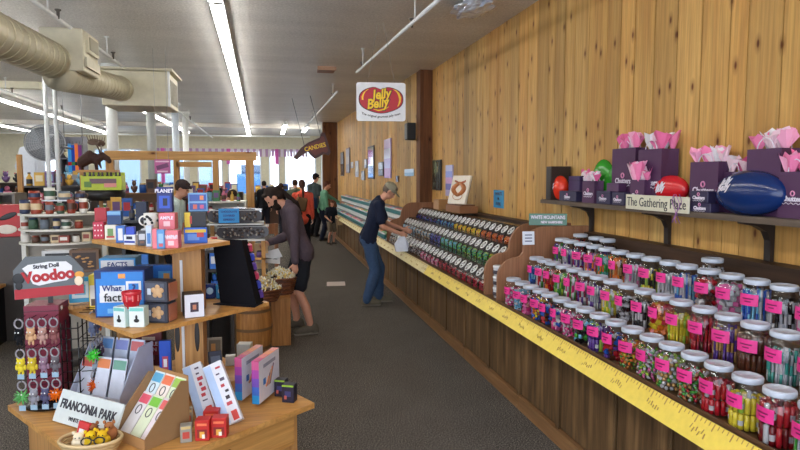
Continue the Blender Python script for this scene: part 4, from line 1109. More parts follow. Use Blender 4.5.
def mug(label, px, pt, pb, Y, c, art=None, name='mug', z=None, hs=-1):
    P, w, h = item(px-5, px+5, pt, pb, z, Y)
    if z: P.z = z+.001
    t = thing(name, label, 'mug', tuple(P), 0); r = h*.44
    MB().lathe([(r*.9, 0), (r, h*.06), (r, h), (r*.9, h), (r*.88, h*.1), (.001, h*.08)], 20, col=c).build('cup', 'gloss', t)
    MB().tube([(hs*(r+r*.62*math.sin(PI*k/8)), 0, h*.5+h*.30*math.cos(PI*k/8)) for k in range(9)], r*.13, 6, c).build('handle', 'gloss', t)
    if art: MB().lathe([(r+.001, h*.25), (r+.001, h*.8)], 20, col=art, cap=False).build('printed_band', 'tint', t)
    return t
t = mug('white mug with dark blotches and a large handle on the top shelf', 151, 213, 228, 3.62, rgb(230, 228, 222))
mb = MB(); rnd = random.Random(5)
for k in range(8):
    q = -rnd.uniform(.2, 2.4); mb.ball((.0385*math.cos(q), .0385*math.sin(q), rnd.uniform(.02, .07)), (.008, .008, .008), rgb(40, 40, 44), 6, 4)
mb.build('blotches', 'tint', t)
P = at(151, 228, 3.62); gbox('mug_carton', 'white and blue carton beneath the blotched mug', 'carton', 143, 157, 229, 243, None, 3.62, d=.08, c=rgb(206, 212, 224), art=[(0, .5, .5, .6, rgb(110, 130, 170))])
small('toy_blister', 'wide blue packet with red and yellow print right of the pink boxes', 'toy pack', 185, 207, 228, 243.5, rgb(40, 100, 210), d=.04, yaw=.1, art=[(0, .8, .9, .2, rgb(220, 190, 60)), (-.1, .4, .5, .4, rgb(100, 150, 230)), (.2, .55, .3, .3, rgb(190, 60, 70))])
gbox('toy_blister', 'yellow and black toy packet above the wide blue packet', 'toy pack', 185, 206, 212, 227.5, None, 3.55, d=.05, c=rgb(26, 24, 30), yaw=.1, art=[(-.35, .5, .26, .95, rgb(230, 200, 50)), (-.2, .5, .1, .5, rgb(190, 60, 50))])
t = gbox('planet_box', 'dark blue box with white title standing highest on the top shelf', 'box', 158.5, 173, 187, 212, None, 3.45, d=.05, c=rgb(26, 40, 110), yaw=-.05, art=[(0, .4, .7, .5, rgb(40, 80, 190)), (.05, .4, .3, .3, rgb(20, 24, 50))], txt=[('PLANET', 0, .84, .2, 'logowhite')])
t = gbox('display_case', 'small blue-backed display case with two compartments', 'display case', 189.5, 208, 193, 211.5, None, 3.6, d=.06, c=rgb(120, 170, 220), art=[(0, .27, .86, .36, rgb(60, 90, 170)), (0, .74, .86, .36, rgb(60, 90, 170)), (-.15, .26, .2, .24, rgb(220, 110, 90)), (.2, .74, .2, .24, rgb(230, 140, 90)), (.2, .26, .2, .2, rgb(200, 90, 130))])
# --- packets hanging below the middle shelf
t = gbox('chip_bag', 'dark red snack bag with white lettering under the middle shelf', 'snack bag', 138, 163, 331, 366, None, 3.70, d=.04, c=rgb(96, 24, 34), yaw=-.1, art=[(0, .5, .7, .36, rgb(150, 40, 44)), (0, .8, .5, .1, rgb(190, 170, 150)), (0, .25, .4, .14, rgb(170, 120, 90))], txt=[('KETTLE', 0, .64, .15, 'logowhite'), ('CORN', 0, .48, .15, 'logowhite')])
gbox('blue_tube_pack', 'narrow bright blue packet hanging beside the snack bag', 'packet', 161, 172, 340, 385, None, 3.55, d=.03, c=rgb(30, 80, 190), art=[(0, .5, .5, .3, rgb(190, 70, 90)), (0, .5, .3, .18, WHT)])
for i, (a, b_, c, d) in enumerate(((112, 122, 333, 347), (120, 130, 337, 352))):
    pass

# --- on the base table
# brochure rack
def card(mb, x, y, z, w, h, lean, c1, c2, thk=.004):
    rot = (-lean, 0, 0)
    dv = Vector((0, math.sin(lean), math.cos(lean)))
    p = Vector((x, y, z))+dv*h/2; mb.box(tuple(p), (w, thk, h), c1, rot=rot)
    p = Vector((x, y-thk*.5-.0008, z))+dv*h*.86; mb.box(tuple(p), (w*.92, .0012, h*.2), c2, rot=rot)
    return mb
def cards_thing(parent_loc, yaw, x, y, z, w, h, lean, c1, c2, label, cat, ring=False, grp=None):
    mb = MB(); card(mb, 0, 0, 0, w, h, lean, c1, c2)
    o = bpy.data.objects.new('brochure', None)
    M_ = Matrix.Translation(parent_loc) @ Euler((0, 0, yaw)).to_matrix().to_4x4() @ Matrix.Translation((x, y, z))
    p = M_.translation
    if ring:
        dv = Vector((0, math.sin(lean), math.cos(lean)))
        c = dv*h*.62+Vector((0, -.004, 0))
        mb.tube([tuple(c+Vector((w*.22*math.cos(q*PI/8), 0, 0))+dv*h*.10*math.sin(q*PI/8)) for q in range(17)], .0022, 5, rgb(40, 40, 50), cap=False)
    t = mb.build(name_of[cat], 'tint', None, tuple(p), (0, 0, yaw)); tag(t, label, cat, grp); return t
name_of = {'brochure': 'brochure', 'bookmark card': 'bookmark_card'}
L0 = Vector((-.89, 3.58, BZ+.001)); yw = -R(30)
t = thing('brochure_rack', 'white two-tier cardboard rack of tall notepads on the base table', 'rack', tuple(L0), yw)
MB().b2((-.17, -.13, 0), (.17, .13, .008), rgb(214, 220, 236)).build('bottom', 'tint', t)
for sx in (-.17, .17): MB().prism([(-.13, 0), (.13, 0), (.13, .31), (.02, .30), (-.13, .07)], sx-.003, sx+.003, 'x', rgb(206, 214, 238)).build('side_panel', 'tint', t)
MB().b2((-.17, -.132, 0), (.17, -.126, .06), rgb(214, 220, 236)).build('front_lip', 'tint', t)
MB().b2((-.17, .0, 0), (.17, .006, .14), rgb(214, 220, 236)).build('middle_wall', 'tint', t)
MB().b2((-.17, .126, 0), (.17, .132, .30), rgb(206, 214, 234)).build('back_wall', 'tint', t)
c2s = [rgb(226, 110, 100), rgb(236, 140, 90), rgb(120, 170, 150), rgb(120, 170, 230), rgb(150, 160, 220), rgb(220, 120, 120)]
for k in range(3):
    cards_thing(L0, yw, -.11+.108*k, -.11, .010, .092, .25, .28, rgb(226, 230, 244), c2s[k], 'tall white notepad with %s header in the front of the rack' % ('coral', 'orange', 'green')[k], 'brochure')
    cards_thing(L0, yw, -.11+.108*k, .03, .06, .092, .27, .24, rgb(220, 228, 246), c2s[3+k], 'tall white notepad with %s header at the back of the rack' % ('pale blue', 'lavender', 'rose')[k], 'brochure')
# brown bookmark display
L1 = Vector((-.57, 3.03, BZ+.001)); yw = -R(46)
t = thing('bookmark_display', 'brown cardboard display box holding coloured bookmark cards', 'display box', tuple(L1), yw)
BRN = rgb(176, 132, 84)
MB().b2((-.13, -.14, 0), (.13, .10, .006), BRN).build('bottom', 'bagpaper', t)
for sx in (-.13, .13): MB().prism([(-.14, 0), (.10, 0), (.10, .26), (.06, .27), (-.14, .05)], sx-.003, sx+.003, 'x', rgb(150, 116, 78)).build('side_panel', 'bagpaper', t)
MB().b2((-.13, -.143, 0), (.13, -.137, .05), BRN).build('front_lip', 'bagpaper', t)
MB().b2((-.13, .098, 0), (.13, .104, .285), BRN).build('back_wall', 'bagpaper', t)
cc = [rgb(226, 90, 110), rgb(120, 190, 60), rgb(226, 100, 100), rgb(90, 170, 210), rgb(236, 120, 80), rgb(160, 200, 80)]
nm = ['pink', 'green', 'red', 'sky blue', 'orange', 'lime']
for k in range(3):
    cards_thing(L1, yw, -.083+.083*k, -.118, .010, .076, .225, .72, [rgb(232, 226, 226), rgb(226, 232, 200), rgb(236, 222, 224)][k], cc[k], 'bookmark card with %s top, front row of the brown display' % nm[k], 'bookmark card', True)
    cards_thing(L1, yw, -.083+.083*k, -.03, .085, .076, .225, .62, [rgb(214, 230, 236), rgb(240, 226, 216), rgb(226, 234, 206)][k], cc[3+k], 'bookmark card with %s top, back row of the brown display' % nm[3+k], 'bookmark card', True)
# painted sign
a_ = atz(51, 421, BZ); b_ = atz(117, 441, BZ); c = (a_+b_)/2; ang = math.atan2(b_.y-a_.y, b_.x-a_.x)
t = thing('town_sign', 'white wooden sign lettered in black leaning on the notepad rack', 'sign', (c.x, c.y, BZ+.006), ang); t.rotation_euler = (-.42, 0, ang)
MB().box((0, 0, .08), (.47, .014, .16), rgb(216, 222, 220), bev=.002).build('board', 'tint', t)
text_part('FRANCONIA PARK', .062, 'ink', t, (0, -.0085, .092), (PI/2, 0, 0), bold=.0015, sx=.80)
text_part('WHITE MOUNTAINS', .028, 'ink', t, (.0, -.0085, .03), (PI/2, 0, 0), bold=0, sx=.9)
# wicker basket with toys
P = Vector((-.815, 2.875, BZ+.001))
KB = .82
t = thing('wicker_basket', 'small pale wicker basket in front of the white sign', 'basket', tuple(P), -.2); t.scale = (.84, .84, .9)
mb = MB()
for k in range(7):
    r = 1+.05*k; z = .006+.010*k
    mb.tube([(.125*r*math.cos(q*PI/14)*(1), .085*r*math.sin(q*PI/14), z+(.002 if q % 2 else -.002)) for q in range(29)], .006, 5, rgb(206, 178, 128) if k % 2 else rgb(188, 156, 104), cap=False)
mb.build('woven_wall', 'tint', t)
MB().lathe([(.1, 0), (.12, .004)], 20, col=rgb(170, 138, 92), sy=.68).build('bottom', 'tint', t)
MB().tube([(.16*math.cos(q*PI/14), .112*math.sin(q*PI/14), .074) for q in range(29)], .009, 6, rgb(214, 186, 138), cap=False).build('rim', 'tint', t)
def at_b(dx, dy, dz): return (P.x+dx*.8, P.y+dy*.8, P.z+dz*.9)
tl = [(-.07, .02, rgb(206, 50, 50), 'red packet standing in the wicker basket', 'packet'), (.09, .05, rgb(170, 110, 70), 'brown plush toy at the right of the wicker basket', 'plush toy'), (.0, .05, rgb(150, 96, 64), 'brown plush toy at the back of the wicker basket', 'plush toy'),
      (.0, -.02, rgb(236, 196, 40), 'yellow round toy in the middle of the wicker basket', 'toy'), (.07, -.02, rgb(226, 180, 40), 'yellow toy at the right front of the wicker basket', 'toy'), (-.05, -.03, rgb(236, 220, 190), 'cream toy at the left front of the wicker basket', 'toy')]
for dx, dy, c, l, cat in tl:
    if cat == 'packet':
        o = MB().box((0, 0, .07), (.06, .02, .12), c, bev=.003).box((0, -.012, .07), (.03, .002, .06), WHT).build('packet', 'tint', None, at_b(dx, dy, .008), (-.2, .15, -.5))
        tag(o, l, cat)
    else:
        o = MB(); o.ball((0, 0, .045), (.034, .03, .036), c, 12, 8).ball((0, -.005, .082), (.022, .02, .02), c, 10, 7)
        for sx in (-1, 1): o.ball((sx*.02, 0, .10), (.008, .006, .010), c, 6, 4).ball((sx*.008, -.024, .086), .003, rgb(20, 20, 20), 6, 4)
        tag(o.build('plush_toy' if 'plush' in cat else 'small_toy', 'cloth', None, at_b(dx, dy, .008+(.02 if dy > 0 else .005)), (.1, 0, random.uniform(-.6, .6))), l, cat)
o = MB()
for sx in (-1, 1):
    o.tube([(sx*.026+.021*math.cos(q*PI/6), 0, .016*math.sin(q*PI/6)) for q in range(13)], .0035, 5, rgb(24, 24, 26), cap=False)
    o.tube([(sx*.047, 0, .006), (sx*.052, .09, .004)], .003, 5, rgb(24, 24, 26))
o.tube([(-.006, 0, .004), (.006, 0, .004)], .003, 5, rgb(24, 24, 26))
tag(o.build('toy_glasses', 'gloss', None, at_b(.03, -.075, .085), (-.4, .1, .2)), 'black toy spectacles on the front of the wicker basket', 'glasses')
# spice boxes and red boxes
gbox('spice_pouch', 'small kraft and grey packet with red picture, lower of two', 'packet', 181, 192, 426, 443, BZ, d=.05, c=rgb(150, 146, 136), yaw=.1, art=[(0, .45, .6, .4, rgb(190, 70, 60)), (0, .9, .8, .16, rgb(206, 180, 120))])
gbox('spice_pouch', 'small kraft and grey packet with red picture, upper of two', 'packet', 183, 193, 409, 428, BZ, d=.04, c=rgb(160, 150, 130), yaw=.1, art=[(0, .45, .6, .4, rgb(200, 80, 60)), (0, .9, .8, .16, rgb(216, 190, 130))])
for k, (a, b_, c_, d_) in enumerate(((197, 211, 420, 441), (213, 228, 418, 438), (205, 220, 411, 428))):
    gbox('red_carton', ('small red picture carton, left of the three', 'small red picture carton, right of the three', 'small red picture carton behind the other two')[k], 'carton', a, b_, c_, d_, BZ, d=.06, c=rgb(196, 40, 34), yaw=-.15,
         art=[(0, .35, .7, .4, rgb(140, 40, 36)), (0, .3, .34, .3, rgb(232, 170, 70)), (.1, .22, .2, .2, rgb(240, 236, 220)), (0, .8, .7, .12, rgb(240, 120, 80))], group=None)
# long white boxes leaning on the upright
def long_box(label, bx, by, tx, ty, w, cols):
    A = atz(bx, by, BZ); B_ = Vector((A.x, A.y, 0)); top = at(tx, ty, A.y+.16)
    d = (top-A); L = d.length
    t = thing('long_box', label, 'box', tuple(A+Vector((0, .02, .006))))
    zaxis = d.normalized(); xaxis = Vector((.97, -.18, 0)); xaxis = (xaxis-zaxis*xaxis.dot(zaxis)).normalized(); yaxis = zaxis.cross(xaxis)
    t.rotation_euler = Matrix((xaxis, yaxis, zaxis)).transposed().to_euler()
    MB().box((0, 0, L/2), (w, .05, L), rgb(226, 226, 234), bev=.002).build('box', 'tint', t)
    mb = MB(); mb.box((-w*.28, -.0255, L/2), (w*.38, .001, L*.96), rgb(176, 200, 236))
    rnd = random.Random(bx)
    for k in range(7): mb.box((w*.2+rnd.uniform(-.008, .008), -.0262, L*(.3+.1*k)), (rnd.uniform(.012, .03), .001, rnd.uniform(.006, .02)), rnd.choice([rgb(50, 40, 50), rgb(190, 60, 70), rgb(90, 80, 100)]))
    mb.box((w*.24, -.0262, L*.1), (.03, .001, .05), rgb(206, 60, 50)); mb.build('printed_front', 'tint', t)
long_box('long white craft box leaning by the upright, left of the two', 208, 421, 192, 368, .10, 0)
long_box('long white craft box leaning by the upright, right of the two', 234, 426, 212, 367, .10, 0)
# two gradient boxes standing on a wooden block
def grad_box(label, px0, py0, yaw):
    P = atz(px0, py0, BZ)
    t = thing('slim_game_box', label, 'box', (P.x, P.y, BZ+.022), yaw)
    Lg, h, w = .27, .235, .042
    MB().box((0, Lg/2, h/2), (w, Lg, h), rgb(222, 220, 232), bev=.001).build('box', 'tint', t)
    mb = MB(); cols = [(40, 150, 214), (70, 110, 200), (120, 80, 180), (170, 70, 160), (206, 90, 140)]
    for k, c in enumerate(cols): mb.box((0, -.0008, h*(.1+.2*k)), (w*.99, .002, h*.2), rgb(*c))
    for k, c in enumerate([(206, 90, 140), (226, 130, 130), (236, 150, 110), (232, 150, 140)]): mb.box((0, Lg*(.125+.25*k), h+.0008), (w*.99, Lg*.25, .002), rgb(*c))
    mb.build('gradient_edge', 'tint', t)
    mb = MB(); x = w/2+.0008
    mb.box((x, Lg*.25, h*.45), (.001, .03, .035), rgb(40, 110, 190)); mb.box((x, Lg*.5, h*.82), (.001, .16, .02), rgb(150, 150, 170))
    for k in range(5): mb.tube([(x, Lg*(.3+.05*k), h*.3), (x, Lg*(.45+.06*k), h*(.5+.06*k))], .005, 5, [rgb(200, 130, 90), rgb(120, 100, 120), rgb(190, 150, 120)][k % 3])
    mb.build('printed_side', 'tint', t)
grad_box('slim white game box with purple-blue spine, left of the pair', 239, 404, -.42)
grad_box('slim white game box with purple-blue spine, right of the pair', 256, 408, -.42)
P = atz(266, 394, BZ)
tag(MB().box((0, 0, .01), (.30, .12, .02), bev=.003).box((0, .03, .04), (.26, .02, .05)).build('wooden_stand', 'maple_up', None, (P.x-.07, P.y+.10, BZ+.001), (0, 0, .4)), 'small wooden stand behind the pair of slim game boxes', 'stand')
for k, (a, b_, c_, d_) in enumerate(((276, 287, 380, 397), (283.5, 296, 385, 403))):
    gbox('tea_tin', 'small black and green carton near the table corner, %s one' % ('rear', 'front')[k], 'carton', a, b_, c_, d_, BZ, d=.055, c=rgb(32, 28, 50), yaw=-.4,
         art=[(0, .95, .98, .1, rgb(150, 190, 60)), (0, .5, .5, .3, rgb(60, 60, 110)), (-.2, .3, .2, .2, rgb(190, 90, 80))])
gbox('white_carton', 'plain white upright carton behind the slim game boxes', 'carton', 238.5, 252, 344, 371, BZ, d=.07, c=rgb(206, 206, 200), yaw=-.2)
gbox('dark_case', 'dark blue packet leaning behind the long white boxes', 'packet', 211, 224, 352, 386, BZ, d=.02, c=rgb(60, 66, 90), yaw=.3, lean=.3, art=[(0, .6, .7, .5, rgb(110, 124, 150))])
gbox('white_card_stack', 'little white box between the dark packet and the white carton', 'box', 226, 236, 356, 366, BZ, d=.05, c=rgb(226, 226, 226))
gbox('pale_picture_card', 'small picture card behind the dark packet at the table back', 'card', 208, 222, 338, 362, BZ, d=.01, c=rgb(170, 160, 140), lean=.15, art=[(0, .5, .8, .8, rgb(120, 110, 90)), (-.1, .6, .3, .3, rgb(206, 150, 80))])

# --- keychain spinner rack with header sign
RX, RY = -1.20, 3.60
t = thing('keychain_rack', 'spinner rack of maroon panels and black wire on the base table', 'spinner rack', (RX, RY, BZ))
MB().lathe([(.15, 0), (.15, .02), (.03, .03), (.02, .05)], 24, col=rgb(26, 24, 28)).build('base', 'gloss', t)
mb = MB().b2((-.10, -.085, .05), (.07, .085, .56), rgb(124, 28, 56))
for k in range(5): mb.box((-.015, -.0865, .13+.1*k), (.17, .002, .004), rgb(70, 14, 30)); mb.box((.0715, 0, .13+.1*k), (.002, .17, .004), rgb(60, 12, 26))
mb.build('panel_column', 'tint', t)
mb = MB()
for sx in (.075, .16):
    for sy in (-.08, .0, .08): mb.tube([(sx, sy, .04), (sx, sy, .46)], .004, 5, rgb(26, 26, 30))
for k in range(7): mb.tube([(.075, -.09, .07+.06*k), (.165, -.09, .07+.06*k), (.165, .09, .07+.06*k)], .003, 5, rgb(26, 26, 30))
mb.build('wire_grid', 'gloss', t)
HK = []
for lev, z in enumerate((.50, .34, .17)):
    for j in range(4):
        x = -.095+.055*j; HK.append((x, -.17, z, 0, lev, j)); 
    for j in range(3): HK.append((.23, -.06+.06*j, z, 1, lev, j))
for x, y, z, s, _, _ in HK:
    mb = MB()
    if s == 0: mb.tube([(x, -.085, z+.01), (x, -.175, z+.01), (x, -.18, z+.02)], .0025, 5, rgb(30, 30, 32))
    else: mb.tube([(.165, y, z+.01), (.235, y, z+.01), (.24, y, z+.02)], .0025, 5, rgb(30, 30, 32))
    mb.build('hook', 'gloss', t)
pc = {0: [((30, 30, 34), 'black'), ((214, 170, 130), 'tan'), ((190, 150, 140), 'dusty pink'), ((140, 90, 90), 'brown')], 1: [((226, 206, 60), 'yellow'), ((214, 190, 60), 'golden'), ((150, 120, 140), 'mauve'), ((110, 104, 110), 'grey')], 2: [((110, 190, 110), 'pale green'), ((150, 150, 160), 'silver grey'), ((90, 90, 120), 'slate'), ((240, 120, 30), 'orange')]}
sc_ = {0: [((110, 120, 150), 'steel blue'), ((90, 100, 140), 'dark blue'), ((200, 110, 60), 'rust')], 1: [((90, 220, 80), 'neon green'), ((60, 60, 70), 'charcoal'), ((110, 90, 110), 'dull purple')], 2: [((236, 110, 40), 'bright orange'), ((240, 130, 50), 'light orange'), ((70, 160, 90), 'leaf green')]}
for x, y, z, s, lev, j in HK:
    c, cn = (pc if s == 0 else sc_)[lev][j]; c = rgb(*c)
    spiky = cn in ('orange', 'neon green', 'bright orange', 'light orange', 'pale green')
    t = thing('keychain_toy', '%s %s keychain toy, %s row, %s side of spinner rack' % (cn, 'spiky' if spiky else 'plush', ('top', 'middle', 'bottom')[lev], ('front', 'wire')[s]), 'keychain toy', (RX+x, RY+y, BZ+z), -.2 if s == 0 else 1.0)
    MB().tube([(.022*math.cos(q*PI/8), 0, -.015+.024*math.sin(q*PI/8)) for q in range(17)], .0045, 6, rgb(150, 146, 152), cap=False).build('ring', 'gloss', t)
    mb = MB(); bz = -.075
    if spiky:
        mb.ball((0, 0, bz), .020, c, 10, 7); rnd = random.Random(j+lev)
        for q in range(60):
            v = Vector((rnd.gauss(0, 1), rnd.gauss(0, 1), rnd.gauss(0, 1))).normalized()
            mb.tube([Vector((0, 0, bz))+v*.015, Vector((0, 0, bz))+v*.043], [.004, .001], 4, c)
    else:
        mb.ball((0, 0, bz+.015), (.022, .018, .022), c, 10, 7).ball((0, 0, bz-.018), (.018, .014, .020), c, 10, 7)
        for sx in (-1, 1): mb.ball((sx*.022, 0, bz-.012), (.008, .007, .016), c, 6, 5).ball((sx*.010, 0, bz-.042), (.007, .007, .014), c, 6, 5).ball((sx*.016, 0, bz+.034), (.007, .005, .008), c, 6, 4)
    mb.build('toy', 'cloth', t)
    MB().ball((-.008, -.02, bz+.018), .004, rgb(240, 240, 240), 6, 4).build('eye', 'gloss', t)
    MB().ball((.008, -.02, bz+.018), .004, rgb(240, 240, 240), 6, 4).build('eye', 'gloss', t)
    if lev: MB().box((0, -.004, bz-.06), (.035, .002, .028), rgb(150, 180, 200)).build('paper_tag', 'tint', t)
# header sign
t = thing('header_sign', 'grey and red eight-sided header sign with red lettering on the spinner rack', 'sign', (RX+.01, RY-.02, BZ+.585), -.02)
w, h = .35, .235
o = [(-w/2, 0), (w/2, .025), (w/2, h*.68), (w*.32, h), (-w*.32, h), (-w/2, h*.68)]
MB().prism(o, -.004, .004, 'y', rgb(96, 102, 106)).build('board', 'tint', t)
mb = MB()
mb.prism([(-w/2+.002, .001), (w/2-.002, .026), (w/2-.002, .075), (-w/2+.002, .055)], -.0055, -.0041, 'y', rgb(176, 26, 40))
pts = [(-.13, .17), (-.10, .19), (0, .205), (.09, .205), (.12, .18), (.115, .12), (.09, .10), (.02, .09), (-.05, .075), (-.08, .085), (-.10, .13)]
mb.prism(pts, -.0062, -.0051, 'y', rgb(232, 232, 234))
mb.ball((-.15, -.006, .115), (.03, .001, .03), rgb(22, 22, 24), 14, 8).ball((-.15, -.006, .075), (.018, .001, .022), rgb(22, 22, 24), 12, 8)
mb.ball((.155, -.006, .13), (.025, .001, .018), rgb(232, 160, 60), 14, 8).ball((.15, -.0066, .095), (.022, .001, .026), rgb(240, 220, 190), 12, 8)
mb.build('printed_artwork', 'tint', t)
text_part('Voodoo', .082, 'red', t, (.0, -.0068, .128), (PI/2, -R(6), 0), bold=.004, sx=.95)
text_part('String Doll', .030, 'ink', t, (-.01, -.0068, .182), (PI/2, -R(5), 0), bold=.001)
MB().b2((-.012, .004, -.05), (.012, .012, .06), rgb(30, 30, 34)).build('bracket', 'tint', t)
tag(MB().box((0, 0, 0), (.14, .02, .022), rgb(190, 186, 180)).build('shelf_tag', 'tint', None, tuple(at(48, 308, 3.56))), 'small pale tag beneath the grey and red header sign', 'tag')
# ------------------------------------------------------------------ people
def remesh(mb, vox, smooth=6, wrinkle=0, seed=0):
    me = bpy.data.meshes.new('b'); me.from_pydata(mb.v, [], mb.f); me.update()
    o = bpy.data.objects.new('b', me); C.objects.link(o)
    m = o.modifiers.new('r', 'REMESH'); m.mode = 'VOXEL'; m.voxel_size = vox; m.adaptivity = 0
    m = o.modifiers.new('s', 'SMOOTH'); m.iterations = smooth; m.factor = .5
    bpy.context.view_layer.update()
    out = bpy.data.meshes.new_from_object(o.evaluated_get(bpy.context.evaluated_depsgraph_get()))
    bpy.data.objects.remove(o); bpy.data.meshes.remove(me)
    if wrinkle:
        ns = [v.normal.copy() for v in out.vertices]
        for v, n in zip(out.vertices, ns):
            p = v.co*9+Vector((seed, 0, 0)); q = Vector((p.x, p.y, p.z*.55))
            v.co += n*wrinkle*(noise.noise(q)+.5*noise.noise(q*2.3))
    for p in out.polygons: p.use_smooth = True
    return out
class Caps(MB):
    def cap(s, a, b_, r0, r1, n=10):
        a = Vector(a); b_ = Vector(b_)
        s.tube([a, b_], [r0, r1], n); s.cball(a, r0); s.cball(b_, r1); return s
    def cball(s, c, r, rot=None, n=12, m=8):
        r3 = r if isinstance(r, (tuple, list)) else (r, r, r)
        vs = [Vector((0, 0, -r3[2]))]; fs = []
        for j in range(1, m):
            for i in range(n):
                t = 2*PI*i/n; q = math.sin(PI*j/m); vs.append(Vector((q*math.cos(t)*r3[0], q*math.sin(t)*r3[1], -math.cos(PI*j/m)*r3[2])))
        vs.append(Vector((0, 0, r3[2])))
        for i in range(n):
            k = (i+1) % n; fs.append((0, 1+k, 1+i)); fs.append((1+(m-2)*n+i, 1+(m-2)*n+k, len(vs)-1))
            for j in range(m-2): fs.append((1+j*n+i, 1+j*n+k, 1+(j+1)*n+k, 1+(j+1)*n+i))
        R_ = Matrix.Identity(3) if rot is None else rot
        return s.add([R_ @ v+Vector(c) for v in vs], fs)
def ik(a, c, l1, l2, pole):
    d = c-a; L = min(d.length, (l1+l2)*.999); d.normalize(); c = a+d*L
    x = (l1*l1-l2*l2+L*L)/(2*L); h = math.sqrt(max(0, l1*l1-x*x))
    p = (pole-d*pole.dot(d)).normalized(); return a+d*x+p*h, c
def cmat(name, c, rough=.9):
    if name not in M: M[name] = paint(name, c, rough, var=.10, scale=40, spec=.15)
    return name
M['skin'] = paint('skin', rgb(206, 150, 124), .55, var=.05, scale=20)
M['eyes'] = paint('dark eyes', rgb(26, 20, 18), .2)
def person(label, loc, rz, H=1.75, lean=0, hlean=10, hyaw=0, hands=None, feet=None, shirt=('grey', rgb(90, 90, 90)), sleeve='long', legs=('dark', rgb(40, 40, 50)), shorts=False, shoes=rgb(50, 44, 40),
           hair=rgb(50, 36, 28), cap=None, beard=False, tail=0, vox=.013, skirt=0, skin='skin', build=1.0, group=None):
    s = H/1.75
    t = thing('person', label, 'person', loc, rz, group)
    Rl = Matrix.Rotation(-R(lean), 3, 'X')
    hip = Vector((0, 0, .53*H)); sh = hip+Rl @ Vector((0, 0, .285*H)); waist = hip+Rl @ Vector((0, .01, .10*H))
    Rh = Matrix.Rotation(-R(hyaw), 3, 'Z') @ Matrix.Rotation(-R(lean+hlean), 3, 'X')
    neck = sh+Rl @ Vector((0, 0, .02*H)); head = neck+Rh @ Vector((0, .018, .105*H))
    SH = {k: sh+Rl @ Vector((k*.105*H*build**.5, 0, -.012*H)) for k in (-1, 1)}
    HP = {k: hip+Vector((k*.05*H, 0, -.015*H)) for k in (-1, 1)}
    feet = feet or {-1: (-.11, .02), 1: (.11, -.02)}
    hands = hands or {-1: (-.24, .10, .80), 1: (.24, .10, .80)}
    J = {}
    for k in (-1, 1):
        an = Vector((feet[k][0]*s, feet[k][1]*s, .085*s+ (feet[k][2] if len(feet[k]) > 2 else 0)))
        kn, an = ik(HP[k], an, .245*H, .238*H, Vector((0, 1, 0)))
        hd = Vector(hands[k])*s; el, wr = ik(SH[k], hd, .168*H, .15*H, Vector((k*.35, -1, -.3)))
        J[k] = (kn, an, el, wr)
    def torso(mb, e):
        b = build
        for k in (-1, 1):
            mb.cap(sh+Rl @ Vector((k*.085*s, 0, -.03*s)), waist+Vector((k*.062*s*b, 0, 0)), .088*s+e, .088*s*b+e)
            mb.cap(waist+Vector((k*.062*s*b, 0, 0)), hip+Vector((k*.075*s*b, -.005, 0)), .088*s*b+e, .098*s*b+e)
        if b > 1.05: mb.cball(waist+Rl @ Vector((0, .05*s*b, .02)), (.12*s*b, .11*s*b, .13*s))
        mb.cap(SH[-1], SH[1], .056*s+e, .056*s+e)
        mb.cap(sh, neck, .065*s+e, .055*s+e)
    body = Caps(); torso(body, 0)
    body.cap(neck-Rl @ Vector((0, 0, .02)), head-Rh @ Vector((0, .0, .03*s)), .052*s, .050*s)
    # head
    def hp(x, y, z): return head+Rh @ (Vector((x, y, z))*s)
    body.cball(hp(0, -.008, .02), (.074*s, .092*s, .098*s), Rh)
    body.cball(hp(0, .028, -.045), (.052*s, .058*s, .062*s), Rh)
    body.cap(hp(0, .082, .012), hp(0, .103, -.022), .008*s, .013*s, 8)
    body.cap(hp(-.018, .082, -.052), hp(.018, .082, -.052), .007*s, .007*s, 6)
    for k in (-1, 1):
        body.cball(hp(k*.074, -.004, -.002), (.010*s, .020*s, .030*s), Rh)
        kn, an, el, wr = J[k]
        body.cap(SH[k], el, .048*s, .038*s); body.cap(el, wr, .038*s, .026*s)
        body.cap(HP[k], kn, .082*s, .055*s); body.cap(kn, (kn+an)/2+Vector((0, -.012, .03)), .052*s, .052*s); body.cap((kn+an)/2+Vector((0, -.012, .03)), an, .052*s, .036*s)
        body.cap(an, an+Vector((0, .13*s, -.045*s)), .036*s, .03*s); body.cap(an, an+Vector((0, -.03*s, -.04*s)), .034*s, .03*s)
        # hand
        d = (wr-el).normalized(); pn = Vector((k, 0, 0)); pn = (pn-d*pn.dot(d)).normalized(); sd = d.cross(pn).normalized()
        if sd.y < 0: sd = -sd
        palm = wr+d*.075*s
        for q in (-.026, -.009, .009, .026): body.cap(wr+d*.012*s+sd*q*.6*s, palm+sd*q*s, .015*s, .012*s, 8)
        for q, fl in ((-.028, .058), (-.010, .074), (.009, .080), (.027, .072)):
            a = palm+sd*q*s; m1 = a+(d*.8-pn*.35).normalized()*fl*.52*s; m2 = m1+(d*.55-pn*.8).normalized()*fl*.5*s
            body.cap(a, m1, .0095*s, .0088*s, 8); body.cap(m1, m2, .0088*s, .0075*s, 8)
        a = wr+d*.03*s+sd*.028*s; m1 = a+(d*.6+sd*.7-pn*.3).normalized()*.042*s; m2 = m1+(d*.9+sd*.2-pn*.4).normalized()*.032*s
        body.cap(a, m1, .0125*s, .0105*s, 8); body.cap(m1, m2, .0105*s, .009*s, 8)
    me = remesh(body, vox*.8, 3); me.materials.append(M[skin]); o = bpy.data.objects.new('body', me); C.objects.link(o); o.parent = t
    # shirt
    c = Caps(); e = .014*s; torso(c, e)
    c.cap(hip+Vector((-.07*s*build, 0, -.03*s)), hip+Vector((.07*s*build, 0, -.03*s)), .10*s*build+e, .10*s*build+e)
